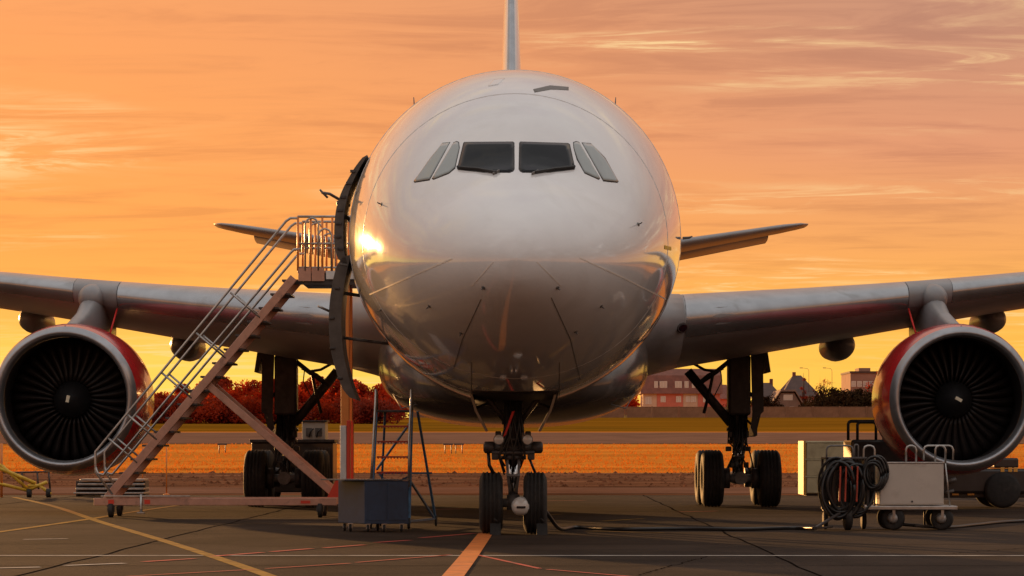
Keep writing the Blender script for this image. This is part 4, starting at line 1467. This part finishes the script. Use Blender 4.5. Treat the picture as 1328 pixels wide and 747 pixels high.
for x in (1159, 1222):
    for d in (WD_ + 0.05, WD_ + 0.7):
        p = Vector((at(x, 0, WD_).x, d, 0.205))
        inst(ww_me, 'wheel', wc, p - wo_, (0, 0, R(62)))
        inst(wh_me, 'hub', wc, p - wo_, (0, 0, R(62)))
        mb = MB(); mb.bar(p + Vector((0.0, -0.08, 0)), p + Vector((0.0, -0.08, 0.21)), 0.05, 0.02); mb.box(p + Vector((0, 0, 0.205)), (0.10, 0.2, 0.02))
        mb.build('caster_fork', 'galv', wc)
mb = MB(); mb.tube([at(1199, 660, WD_ + .4), at(1199, 681, WD_ + .4)], 0.02, 6); mb.box(at(1196, 682, WD_ + .4), (0.26, 0.10, 0.03), None, 0.006)
mb.build('parking_foot', 'gear_dark', wc)

ht_ = thing('hose_trolley', 'dark trolley heaped with coiled black hoses left of the white service cart', 'hose trolley', (5.85, 48.4, 0))
hx = at(1098, 0, 48.3).x
mb = MB()
mb.span(hx - 0.36, hx + 0.40, 48.2, 48.9, 0.32, 0.40, 0.01)
for x in (hx - 0.36, hx + 0.36):
    for y in (48.2, 48.88):
        mb.bar((x, y, 0.35), (x, y, 1.28), 0.04, 0.04)
mb.span(hx - 0.38, hx + 0.38, 48.18, 48.9, 1.24, 1.28, 0.008)
mb.build('frame', 'gear_dark', ht_)
MB().span(hx - 0.28, hx + 0.30, 48.3, 48.85, 0.42, 1.15, 0.03).build('pump_unit', 'tractor_dark', ht_)
rnd = random.Random(11)
for k in range(15):
    mb = MB()
    cx = hx + rnd.uniform(-0.20, 0.16); cy = 48.12 + 0.03 * (k % 5) - (k // 5) * 0.045
    rx = rnd.uniform(0.20, 0.34); rz = rnd.uniform(0.36, 0.52); czz = rnd.uniform(0.68, 0.80)
    tl = rnd.uniform(-0.25, 0.25)
    pts = []
    for j in range(29):
        a = 2 * PI * j / 28 + 0.3
        x = rx * math.cos(a) * (1 + 0.05 * math.sin(3 * a + k)); z = rz * math.sin(a)
        pts.append((cx + x * math.cos(tl) - z * math.sin(tl) * 0.4, cy + 0.05 * math.sin(a * 2 + k), czz + z + x * math.sin(tl)))
    mb.tube(pts, rnd.choice((0.022, 0.028, 0.034)), 8)
    mb.build('hose_coil', 'hose_black', ht_)
for k in range(6):
    mb = MB()
    cx = hx + 0.42 + 0.02 * k; cz_ = 0.98 + rnd.uniform(-.04, .04)
    rx = 0.15 + 0.02 * (k % 3); rz = 0.22 + 0.03 * (k % 3)
    mb.tube([(cx + rx * math.cos(2 * PI * j / 20), 48.02 + 0.03 * k + 0.02 * math.sin(j), cz_ + rz * math.sin(2 * PI * j / 20)) for j in range(21)], 0.024, 8)
    mb.build('hose_coil', 'hose_black', ht_)
for k in range(4):
    mb = MB()
    x0 = hx - 0.16 + 0.10 * k
    mb.bar((x0, 48.03, 0.5), (x0 + 0.02, 48.03, 1.12), 0.035, 0.03, 0.008)
    mb.build('valve_column', 'step_red', ht_)
hoop(1072, 1106, at(0, 578, 48.3).z, 1.2, 48.85, 'gear_grey', ht_, 0.016)
hoop(1108, 1113, 1.50, 1.2, 48.4, 'gear_grey', ht_, 0.014)
mb = MB(); mb.lathe([(-0.07, 0.08), (-0.07, 0.20), (-0.045, 0.25), (0.045, 0.25), (0.07, 0.20), (0.07, 0.08)], (hx + 0.02, 48.30, 0.25), 'X', 28, True, True)
mb.build('wheel', 'rubber', ht_)
for sx in (-0.32, 0.36):
    mb = MB(); mb.lathe([(-0.04, 0.06), (-0.04, 0.13), (-0.025, 0.16), (0.025, 0.16), (0.04, 0.13), (0.04, 0.06)], (hx + sx, 48.8, 0.16), 'X', 24, True, True)
    mb.span(hx + sx - 0.02, hx + sx + 0.02, 48.78, 48.82, 0.16, 0.33)
    mb.build('wheel', 'rubber', ht_)
mb = MB(); mb.bar((hx - 0.15, 48.1, 0.30), (hx - 0.62, 47.6, 0.06), 0.05, 0.04, 0.008); mb.bar((hx - 0.28, 48.1, 0.06), (hx - 0.62, 47.6, 0.05), 0.04, 0.03, 0.006)
mb.build('drawbar', 'gear_dark', ht_)

# slatted metal bin at the apron edge
bd = 83.0
bn = thing('metal_bin', 'tall ochre metal bin with ribbed front at the apron edge right', 'bin', (10.1, bd + 0.8, 0))
b0 = at(1044, 0, bd).x; b1 = b0 + 2.6
MB().span(b0, b1, bd, bd + 1.5, 0.06, 1.60, 0.01).build('body', 'bin_metal', bn)
for k in range(3):
    z0 = 0.08 + 0.52 * k
    MB().span(b0 + 0.05, b1 - 0.05, bd - 0.04, bd - 0.002, z0, z0 + 0.47, 0.012).build('front_panel', 'bin_metal', bn)
    MB().span(b0 - 0.004, b1 + 0.004, bd - 0.055, bd - 0.002, z0 + 0.475, z0 + 0.515, 0.008).build('rib', 'bin_metal', bn)
MB().span(b0 - 0.05, b0 + 0.03, bd - 0.05, bd + 1.52, 0.02, 1.66, 0.01).build('side_panel', 'bin_side_lit', bn)
MB().span(b0 + 0.04, b1 - 0.02, bd + 0.02, bd + 1.5, 1.603, 1.65, 0.01).build('rim_lip', 'bin_metal', bn)
MB().span(b0 + 0.05, b1 - 0.05, bd + 0.1, bd + 1.4, 0.0, 0.058).build('skid', 'gear_dark', bn)

# dark tow tractor behind the right engine
td = 66.0
tr = thing('tow_tractor', 'dark low tow tractor with tubular guard parked under the right engine', 'tractor', (10.2, 66.8, 0))
x_ = lambda px: at(px, 0, td).x
z_ = lambda py: at(0, py, td).z
MB().span(x_(1104), x_(1178), td, td + 1.6, 0.45, z_(570), 0.06).build('bonnet', 'tractor_dark', tr)
MB().span(x_(1178), x_(1334), td + 0.05, td + 1.55, 0.35, z_(608), 0.06).build('body', 'tractor_dark', tr)
MB().span(x_(1100), x_(1345), td + 0.2, td + 1.4, 0.24, 0.46, 0.03).build('chassis', 'gear_dark', tr)
MB().span(x_(1290), x_(1322), td + 0.08, td + 1.5, z_(607), z_(594), 0.04).build('seat', 'tractor_dark', tr)
for a, b in ((1100, 1146), (1112, 1136)):
    for dd in (0.15, 1.4):
        hoop(a, b, z_(546) if a == 1100 else z_(547), z_(571), td + dd, 'gear_dark', tr, 0.035)
mb = MB(); mb.lathe([(-0.14, 0.14), (-0.14, 0.36), (-0.10, 0.43), (0.10, 0.43), (0.14, 0.36), (0.14, 0.14)], (0, 0, 0), 'Y', 32, True, True)
tw_me = mb.mesh('wheel'); tw_me.materials.append(MATS['rubber'])
mb = MB(); mb.lathe([(-0.12, 0.24), (-0.09, 0.22), (-0.06, 0.16), (-0.10, 0.08), (-0.11, 0.02)], (0, 0, 0), 'Y', 24, False, True)
th_me = mb.mesh('hub'); th_me.materials.append(MATS['gear_grey'])
to_ = top_off(tr)
for px in (1130, 1300):
    for dd in (0.05, 1.5):
        p = Vector((x_(px), td + dd, 0.43))
        inst(tw_me, 'wheel', tr, p - to_); inst(th_me, 'hub', tr, p - to_)
for px in (1298, 1308, 1315):
    MB().span(x_(px), x_(px + 5), td + 0.035, td + 0.06, z_(612), z_(606), 0.004).build('marker_lamp', 'amber', tr)
for px in (1236, 1256, 1278):
    MB().span(x_(px), x_(px + 9), td + 0.15, td + 0.21, 0.30, 0.36, 0.01).build('reflector', 'amber', tr)
mb = MB(); mb.tube([(x_(1240), td, 0.7), (x_(1228), td, 0.62)], 0.05, 10); mb.tube([(x_(1237), td, 0.42), (x_(1225), td, 0.36)], 0.04, 10)
mb.build('tow_hitch', 'gear_grey', tr)

# equipment behind the left main gear
ed = 71.6
eq = thing('ground_power_unit', 'dark ground power unit with white cabinet on top behind the left main wheels', 'power unit', (-5.7, 72.4, 0))
x_ = lambda px: at(px, 0, ed).x
z_ = lambda py: at(0, py, ed).z
MB().span(x_(326), x_(432), ed, ed + 1.6, 0.28, z_(574), 0.03).build('body', 'tractor_dark', eq)
MB().span(x_(324), x_(434), ed - 0.03, ed + 1.63, z_(574) + 0.002, z_(570), 0.01).build('top_plate', 'gear_dark', eq)
for k in range(4):
    MB().span(x_(412) + 0.09 * k, x_(412) + 0.09 * k + 0.05, ed - 0.025, ed - 0.002, 0.5, 1.45, 0.006).build('grille_bar', 'gear_dark', eq)
MB().span(x_(391), x_(421), ed + 0.2, ed + 1.3, z_(570) + 0.002, z_(547), 0.01).build('control_cabinet', 'cart_white', eq)
MB().span(x_(389), x_(423), ed + 0.17, ed + 1.33, z_(547) + 0.002, z_(545), 0.005).build('cabinet_lid', 'gear_dark', eq)
for a, b in ((396, 404), (408, 417)):
    MB().span(x_(a), x_(b), ed + 0.185, ed + 0.198, z_(566), z_(555)).build('instrument_panel', 'gear_grey', eq)
mb = MB()
for px in (400, 410):
    mb.tube([(x_(px), ed + 0.16, z_(567)), (x_(px + 2), ed + 0.1, z_(560)), (x_(px + 6), ed + 0.16, z_(556))], 0.02, 6)
mb.build('cable_loop', 'hose_black', eq)
for px in (345, 415):
    for dd in (0.2, 1.4):
        mb = MB(); mb.lathe([(-0.08, 0.08), (-0.08, 0.22), (-0.05, 0.27), (0.05, 0.27), (0.08, 0.22), (0.08, 0.08)], (x_(px), ed + dd, 0.27), 'Y', 24, True, True)
        mb.build('wheel', 'rubber', eq)

# yellow towbar trestle and slatted steps at the left edge of the apron
ld_ = 80.0
yt_ = thing('yellow_towbar', 'yellow tubular towbar cradle lying under the left engine', 'towbar', (-14.0, ld_, 0))
L = lambda px, py, dd=0.0: at(px, py, ld_) + Vector((0, dd, 0))
for a, b, r in (((-30, 595), (46, 627), 0.06), ((0, 602), (36, 634), 0.05), ((38, 635), (61, 625), 0.05), ((-40, 618), (36, 636), 0.05), ((52, 630), (66, 641), 0.05), ((36, 630), (52, 630), 0.05)):
    mb = MB(); mb.tube([L(*a), L(*b)], r, 8)
    mb.build('bar', 'yellow_paint', yt_)
for x in (22, 42, 57):
    mb = MB(); mb.tube([L(x, 612, 0.8), L(x + 2, 635, 0.8)], 0.03, 6)
    mb.build('upright', 'gear_dark', yt_)
mb = MB(); mb.tube([L(-30, 614, 0.8), L(62, 612, 0.8)], 0.03, 6)
mb.build('cross_bar', 'gear_dark', yt_)
for x in (38, 63):
    mb = MB(); mb.lathe([(-0.06, 0.04), (-0.06, 0.13), (0.06, 0.13), (0.06, 0.04)], (L(x, 0).x, ld_, 0.13), 'X', 18, True, True)
    mb.build('wheel', 'rubber', yt_)
mb = MB(); mb.tube([L(2, 575), L(2, 646)], 0.04, 6)
mb.build('upright', 'stair_orange', yt_)
ss = thing('slatted_step', 'low slatted metal step block on the apron behind the stairs foot', 'step block', (-12.2, 81.5, 0))
for k in range(4):
    z0 = 0.08 + 0.13 * k
    MB().span(at(95 + k * 2, 0, 81).x, at(186 - k * 0.5, 0, 81).x, 81.0 + 0.12 * k, 82.4, z0, z0 + 0.055, 0.008).build('slat', 'galv', ss)
for px in (96, 140, 184):
    MB().span(at(px, 0, 81).x - 0.03, at(px, 0, 81).x + 0.03, 81.55, 82.35, 0.0, 0.46).build('support', 'gear_dark', ss)
MB().span(at(97, 0, 81).x, at(184, 0, 81).x, 81.6, 82.3, 0.02, 0.44).build('core', 'gear_dark', ss)
# thin orange boundary stakes near the stairs foot
for px, lb in ((216, 'thin orange stake right of the stairs foot at the apron edge'), (185, 'thin orange stake behind the stairs foot at the apron edge')):
    X = at(px, 0, 84).x
    mb = MB(); mb.tube([(X, 84, 0), (X, 84, 1.5)], 0.022, 6); mb.lathe([(0, 0.10), (0.03, 0.10), (0.05, 0.03)], (X, 84, 0), 'Z', 12, True, True)
    tag(mb.build_at('marker_stake', 'stair_orange', (X, 84, 0)), lb, 'stake', 'marker stakes')


def cable(pts, r, nm, m, label, cat):
    P = [Vector(p) for p in pts]
    F = []
    for i in range(len(P) - 1):
        p0 = P[max(i - 1, 0)]; p1 = P[i]; p2 = P[i + 1]; p3 = P[min(i + 2, len(P) - 1)]
        for k in range(7):
            t = k / 7
            F.append(0.5 * ((2 * p1) + (p2 - p0) * t + (2 * p0 - 5 * p1 + 4 * p2 - p3) * t * t + (3 * p1 - p0 - 3 * p2 + p3) * t**3))
    F.append(P[-1])
    mb = MB(); mb.tube(F, r, 8)
    o = mb.build_at(nm, m, (P[0].x, P[0].y, 0))
    return tag(o, label, cat)


def g3(x, y, z=0.03):
    a = gp(x, y)
    return (a[0], a[1], z)


cable([(0.45, 46.3, 0.55), (0.62, 46.4, 0.30), (0.82, 47.0, 0.06), g3(748, 686), g3(800, 688.5), g3(880, 688), g3(960, 688.5), g3(1030, 687), (5.25, 47.6, 0.05)], 0.034, 'power_cable', 'hose_black',
      'black cable lying on the apron from nose gear to hose trolley', 'cable')
cable([(6.75, 48.7, 0.1), g3(1225, 686), g3(1262, 683), g3(1300, 679), g3(1345, 677), g3(1420, 675)], 0.03, 'ground_cable', 'hose_black',
      'black cable running right from under the white service cart', 'cable')


# ------------------------------------------------------------------ background: wall, houses, trees
WY = 369.0
wz = gz(WY)
wl = thing('boundary_wall', 'long low concrete panel wall in front of the houses', 'wall', (38, WY, wz))
mb = MB(); mb.span(-1.68, 1.68, -0.06, 0.06, -0.15, 1.38, 0.02); mb.span(-1.68, 1.68, -0.085, 0.085, 1.383, 1.45, 0.01)
pn_me = mb.mesh('wall_panel'); pn_me.materials.append(MATS['wall_concrete'])
mb = MB(); mb.span(-0.10, 0.10, -0.11, 0.11, -0.15, 1.52, 0.02)
po_me = mb.mesh('wall_post'); po_me.materials.append(MATS['wall_concrete'])
for k in range(-6, 22):
    X = 3.6 * k
    inst(pn_me, 'wall_panel', wl, (X - 38 + 1.8 + 8, 0, 0))
    inst(po_me, 'wall_post', wl, (X - 38 + 8, 0, 0))


def house(name, label, x0, x1, y0, depth, eave, ridge, wallm, roofm, hip=0.0, mansard=False, parts=(), wins=(), chim=()):
    z0 = gz(y0)
    t = thing(name, label, 'house', ((x0 + x1) / 2, y0 + depth / 2, z0))
    if not parts:
        MB().span(x0, x1, y0, y0 + depth, z0 - 0.2, z0 + eave).build('wall', wallm, t)
    for (a, b, m) in parts:
        MB().span(a, b - 0.02, y0 + (0.0 if m == wallm else 0.06), y0 + depth, z0 - 0.2, z0 + eave).build('wall', m, t)
    o = 0.35
    mb = MB()
    if mansard:
        mid = eave + (ridge - eave) * 0.72
        a = [(x0 - o, y0 - o, z0 + eave), (x1 + o, y0 - o, z0 + eave), (x1 + o, y0 + depth + o, z0 + eave), (x0 - o, y0 + depth + o, z0 + eave)]
        b = [(x0 - o, y0 + 1.3, z0 + mid), (x1 + o, y0 + 1.3, z0 + mid), (x1 + o, y0 + depth - 1.3, z0 + mid), (x0 - o, y0 + depth - 1.3, z0 + mid)]
        c = [(x0 - o, y0 + depth / 2 - .05, z0 + ridge), (x1 + o, y0 + depth / 2 - .05, z0 + ridge), (x1 + o, y0 + depth / 2 + .05, z0 + ridge), (x0 - o, y0 + depth / 2 + .05, z0 + ridge)]
        mb.rings([a, b, c], True, True, True, False)
    else:
        a = [(x0 - o, y0 - o, z0 + eave), (x1 + o, y0 - o, z0 + eave), (x1 + o, y0 + depth + o, z0 + eave), (x0 - o, y0 + depth + o, z0 + eave)]
        b = [(x0 - o + hip, y0 + depth / 2 - .05, z0 + ridge), (x1 + o - hip, y0 + depth / 2 - .05, z0 + ridge), (x1 + o - hip, y0 + depth / 2 + .05, z0 + ridge), (x0 - o + hip, y0 + depth / 2 + .05, z0 + ridge)]
        mb.rings([a, b], True, True, True, False)
    rf = mb.build('roof', roofm, t)
    for (cx, zc, ww, hh, yo) in wins:
        f = MB().span(cx - ww / 2 - 0.09, cx + ww / 2 + 0.09, y0 - 0.05 + yo, y0 + (0.12 if yo < 0.2 else 0.9) + yo, z0 + zc - hh / 2 - 0.09, z0 + zc + hh / 2 + 0.09).build('window', 'window_frame', t)
        MB().span(cx - ww / 2, cx - 0.03, y0 - 0.06 + yo, y0 - 0.052 + yo, z0 + zc - hh / 2, z0 + zc + hh / 2).build('pane', 'window_pane', f)
        MB().span(cx + 0.03, cx + ww / 2, y0 - 0.06 + yo, y0 - 0.052 + yo, z0 + zc - hh / 2, z0 + zc + hh / 2).build('pane', 'window_pane', f)
    for (cx, h) in chim:
        MB().span(cx - 0.25, cx + 0.25, y0 + depth / 2 - 0.3, y0 + depth / 2 + 0.3, z0 + eave - 0.2, z0 + ridge + h).build('chimney', 'roof_tile', rf)
    return t


HY = 395.0
k_ = HY / FPX
hxp = lambda px: (px - 664) * k_
house('terraced_house', 'pink and cream terraced house with red brown mansard roof behind the wall', hxp(834), hxp(934), HY, 9.0, 3.7, 7.4, 'house_pink', 'roof_tile', 0, True,
      [(hxp(834), hxp(852), 'house_cream'), (hxp(852), hxp(886), 'house_pink'), (hxp(886), hxp(905), 'house_cream'), (hxp(905), hxp(934), 'house_pink')],
      [(hxp(841), 2.7, 0.7, 0.9, 0.05), (hxp(860), 2.9, 0.55, 0.7, 0), (hxp(880), 2.9, 0.55, 0.7, 0), (hxp(892), 2.9, 0.4, 0.7, 0.05), (hxp(899), 2.9, 0.6, 0.7, 0.05), (hxp(915), 2.9, 0.5, 0.7, 0),
       (hxp(851), 5.0, 0.35, 0.8, 0.22), (hxp(860.5), 5.0, 0.9, 0.8, 0.22), (hxp(880), 5.0, 0.8, 0.8, 0.22), (hxp(890.5), 5.0, 0.4, 0.8, 0.22), (hxp(900.5), 5.0, 0.5, 0.8, 0.22)])
house('small_house', 'small red roofed house right of the pink terrace', hxp(926), hxp(956), HY + 14, 8.0, 3.2, 5.4, 'house_pink', 'roof_tile', 0.5, False, (), [(hxp(938), 2.5, 0.7, 0.8, 0)])
# gabled bungalow facing the field
gy = 392.0
gzv = gz(gy)
xx = lambda px: (px - 664) * gy / FPX
gb = thing('gabled_bungalow', 'pale gabled bungalow with clipped roof peak behind the wall', 'house', (xx(1022), gy + 5, gzv))
MB().prism([(xx(1005), gzv - .2), (xx(1038), gzv - .2), (xx(1038), gzv + 2.2), (xx(1030), gzv + 3.75), (xx(1013), gzv + 3.75), (xx(1005), gzv + 2.2)], gy, gy + 10).build('wall', 'house_brown', gb)
mb = MB()
mb.prism([(xx(1001), gzv + 2.0), (xx(1012.5), gzv + 3.95), (xx(1031), gzv + 3.95), (xx(1042), gzv + 2.0), (xx(1042), gzv + 2.3), (xx(1031), gzv + 4.2), (xx(1012.5), gzv + 4.2), (xx(1001), gzv + 2.3)], gy - 0.4, gy + 10.3)
mb.build('roof', 'house_brown', gb)
for a, b, c, d in ((1016, 1028, 2.7, 3.5), (1014, 1020, 0.6, 1.8), (1024, 1030, 0.6, 1.8)):
    f = MB().span(xx(a), xx(b), gy - 0.06, gy + 0.05, gzv + c, gzv + d).build('window', 'window_frame', gb)
    MB().span(xx(a) + 0.08, xx(b) - 0.08, gy - 0.07, gy - 0.062, gzv + c + 0.08, gzv + d - 0.08).build('pane', 'window_pane', f)
house('hip_roofed_house', 'big dark hip roofed house behind the bungalow', hxp(1030), hxp(1078), HY + 16, 12.0, 3.6, 6.9, 'house_brown', 'roof_dark', 2.4, False, (), [(hxp(1060), 2.6, 0.8, 0.9, 0)], [(hxp(1050), 0.5)])
house('long_roofed_house', 'low dark roofed house left of the bungalow', hxp(1000), hxp(1032), HY + 22, 10.0, 3.6, 5.9, 'house_brown', 'roof_dark', 1.5, False, (), (), [(hxp(1023), 0.6)])
by = 430.0
bz = gz(by)
xx2 = lambda px: (px - 664) * by / FPX
bb = thing('flat_roofed_block', 'flat roofed apartment block with rooftop plant room behind dark hedge', 'building', (xx2(1124), by + 6, bz))
MB().span(xx2(1103), xx2(1152), by, by + 12, bz - .2, bz + 7.6).build('wall', 'block_wall', bb)
MB().span(xx2(1102), xx2(1153), by - 0.15, by + 12.1, bz + 7.6, bz + 7.9).build('roof', 'roof_dark', bb)
MB().span(xx2(1117), xx2(1132), by + 3, by + 8, bz + 7.9, bz + 8.5).build('plant_room', 'block_wall', bb)
for k in range(6):
    for zc in (5.9, 3.4):
        cx = xx2(1107 + 7.6 * k)
        f = MB().span(cx - 0.36, cx + 0.36, by - 0.05, by + 0.06, bz + zc - 0.45, bz + zc + 0.45).build('window', 'window_frame', bb)
        MB().span(cx - 0.28, cx + 0.28, by - 0.06, by - 0.052, bz + zc - 0.37, bz + zc + 0.37).build('pane', 'window_pane', f)


# trees: a few kinds with shared meshes
def crown_mesh(seed, wd, h, lo, n, leaf, m, clumps=14, sparse=False):
    r = random.Random(seed)
    mb = MB()
    C = []
    for k in range(clumps):
        a = r.random() * 2 * PI
        q = math.sqrt(r.random())
        C.append((q * wd * 0.40 * math.cos(a), q * wd * 0.40 * math.sin(a), lo + (h - lo) * (0.12 + 0.76 * r.random() * (1 - 0.45 * q)), wd * r.uniform(0.13, 0.24)))
    for k in range(n):
        c = r.choice(C)
        d = Vector((r.gauss(0, 1), r.gauss(0, 1), r.gauss(0, 1))).normalized() * (r.random()**0.4) * c[3]
        p = Vector(c[:3]) + Vector((d.x, d.y, d.z * 0.85))
        if p.z < lo * 0.6: p.z = lo * 0.6 + r.random() * 0.3
        a = Vector((r.gauss(0, 1), r.gauss(0, 1), r.gauss(0, 1))).normalized()
        b = a.orthogonal().normalized()
        s = leaf * r.uniform(0.5, 1.2)
        i0 = len(mb.v)
        mb.v += [p - a * s, p + b * s * 0.6, p + a * s, p - b * s * 0.6]
        mb.f.append((i0, i0 + 1, i0 + 2, i0 + 3)); mb.s.append(False)
    me = mb.mesh('crown', fix=False)
    me.materials.append(MATS[m])
    mb = MB()
    mb.tube([(0, 0, -0.2), (0.03, 0, lo * 0.7), (0, 0.05, h * 0.55), (0, 0, h * 0.85)], [0.05 * h * 0.55, 0.04 * h * 0.5, 0.02 * h * 0.5, 0.012], 8)
    for c in C:
        mb.tube([(0, 0, lo * 0.8 + 0.25 * c[2]), (c[0] * 0.5, c[1] * 0.5, c[2] * 0.75), (c[0], c[1], c[2] + c[3] * 0.6)], [0.012 * h, 0.008 * h, 0.01], 5)
    if sparse:
        for k in range(60):
            c = r.choice(C)
            a = Vector(c[:3]); b = a + Vector((r.gauss(0, 1), r.gauss(0, 1), r.gauss(0.6, 0.7))) * c[3]
            mb.tube([a, b], [0.02, 0.006], 4)
    tm = mb.mesh('trunk')
    tm.materials.append(MATS['bark'])
    return me, tm


KINDS = {
    'bush': crown_mesh(1, 4.8, 4.8, 0.2, 3200, 0.19, 'leaf_red', 20),
    'bush2': crown_mesh(2, 5.4, 5.2, 0.2, 3600, 0.19, 'leaf_red', 22),
    'bush3': crown_mesh(3, 4.6, 5.6, 0.3, 3200, 0.19, 'leaf_red', 18),
    'scrub': crown_mesh(4, 5.4, 2.8, 0.1, 3000, 0.18, 'leaf_brown', 22),
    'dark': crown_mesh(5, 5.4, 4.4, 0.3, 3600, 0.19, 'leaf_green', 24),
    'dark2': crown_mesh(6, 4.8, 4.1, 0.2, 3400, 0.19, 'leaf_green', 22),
    'bare': crown_mesh(7, 3.6, 6.6, 2.2, 420, 0.12, 'leaf_red', 14, True),
    'spire': crown_mesh(8, 1.5, 7.4, 0.6, 900, 0.14, 'leaf_brown', 16),
}


def tree(kind, name, px, d, sc_, label, group, rot=0.0, sz=None):
    X = (px - 664) * d / FPX
    t = thing(name, label, 'tree' if 'tree' in name else 'shrub', (X, d, gz(d)), group)
    t.rotation_euler = (0, 0, rot)
    t.scale = (sc_, sc_, sz or sc_)
    cr, tm = KINDS[kind]
    inst(cr, 'crown', t, (0, 0, 0)); inst(tm, 'trunk', t, (0, 0, 0))
    return t


rnd = random.Random(21)
px = 30
i = 0
while px < 520:
    d = 302 + rnd.uniform(-3, 6)
    tree(('bush', 'bush2', 'bush3')[i % 3], 'autumn_tree', px, d, rnd.uniform(0.86, 1.12) * (1.10 if 285 < px < 345 else 1.0) * (0.85 if px < 240 else 1.0), 'rust red autumn tree in the row beyond the taxiway left of the fuselage', 'row of autumn trees on the left', rnd.random() * 6)
    px += rnd.uniform(15, 22); i += 1
px = 30; i = 0
while px < 520:
    tree('scrub', 'hedge_shrub', px, 294 + rnd.uniform(-2, 2), rnd.uniform(0.8, 1.15), 'low brown shrub along the foot of the left tree row', 'shrubs below the left tree row', rnd.random() * 6)
    px += rnd.uniform(26, 36); i += 1
i = 0
for px in (1076, 1086, 1096, 1107, 1118, 1130, 1141, 1153, 1166, 1180, 1194, 1210):
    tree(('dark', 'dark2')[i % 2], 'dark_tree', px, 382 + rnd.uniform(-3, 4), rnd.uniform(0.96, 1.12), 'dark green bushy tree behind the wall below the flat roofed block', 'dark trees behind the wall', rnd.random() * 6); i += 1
tree('bare', 'bare_tree', 1068, 405, 1.05, 'reddish sparse tree at the right end of the hip roofed house', None, 1.0)
tree('bare', 'bare_tree', 1141, 425, 1.35, 'tall reddish sparse tree beside the flat roofed block', None, 2.0)
tree('bare', 'bare_tree', 1013, 425, 0.86, 'sparse reddish tree rising behind the low dark roofed house', None, 3.0)
tree('spire', 'narrow_tree', 1042, 408, 1.12, 'narrow pointed tree rising left of the hip roof', None, 0.5)
tree('bare', 'bare_tree', 941, 420, 0.95, 'sparse bare tree above the small red roofed house', None, 4.0)
tree('dark', 'dark_tree', 998, 384, 0.80, 'dark green tree left of the pale bungalow', None, 4.0)
tree('dark2', 'dark_tree', 1045, 385, 0.62, 'small dark tree between the bungalow and hip roofed house', None, 2.0)
tree('dark2', 'dark_tree', 985, 388, 0.85, 'dark tree beside the right main gear strut', None, 5.0)
tree('scrub', 'hedge_shrub', 957, 384, 0.9, 'low shrub in front of the small red roofed house', None, 1.0)
for px in (510, 560, 600, 640, 690, 740, 780, 815):
    tree(('bush', 'dark', 'bush2')[px % 3], 'autumn_tree', px, 400 + (px % 7), 0.9, 'autumn tree in the gap between the left tree row and the pink terrace', 'trees behind the fuselage', px * 0.3)
# street lamps
for px, top, dr_, lb in ((1049, 478, -1, 'tall street lamp above the hip roofed house'), (1079, 478, -1, 'tall street lamp above the dark trees right of the hip roof')):
    d = 412.0
    X = (px - 664) * d / FPX
    z0 = gz(d); zt2 = CAMH + (HOR - top) * d / FPX
    lp = thing('street_lamp', lb, 'street lamp', (X, d, z0), 'street lamps')
    mb = MB(); mb.tube([(X, d, z0), (X, d, zt2 - 0.3), (X - 0.2, d, zt2), (X - 1.0, d, zt2 + 0.1)], [0.06, 0.03, 0.03, 0.025], 6)
    mb.build('pole', 'street_metal', lp)
    mb = MB(); mb.box((X - 1.15, d, zt2 + 0.1), (0.5, 0.16, 0.10), None, 0.03)
    mb.build('lamp_head', 'street_metal', lp)

# low marker boards in the field
for px, d, lb in ((290, 150, 'small dark marker board in the golden field left'), (583, 150, 'small dark marker post in the field left of the nose gear'), (597, 150, 'small dark marker post in the field nearest the nose gear')):
    X = (px - 664) * d / FPX
    z0 = gz(d)
    mb = MB(); mb.tube([(X - 0.25, d, z0 - .1), (X - 0.25, d, z0 + 0.45)], 0.03, 5); mb.tube([(X + 0.1, d, z0 - .1), (X + 0.1, d, z0 + 0.45)], 0.03, 5)
    mb.box((X - 0.08, d, z0 + 0.5), (0.55, 0.05, 0.10), None, 0.01)
    tag(mb.build_at('field_marker', 'street_metal', (X, d, z0)), lb, 'marker', 'field markers')
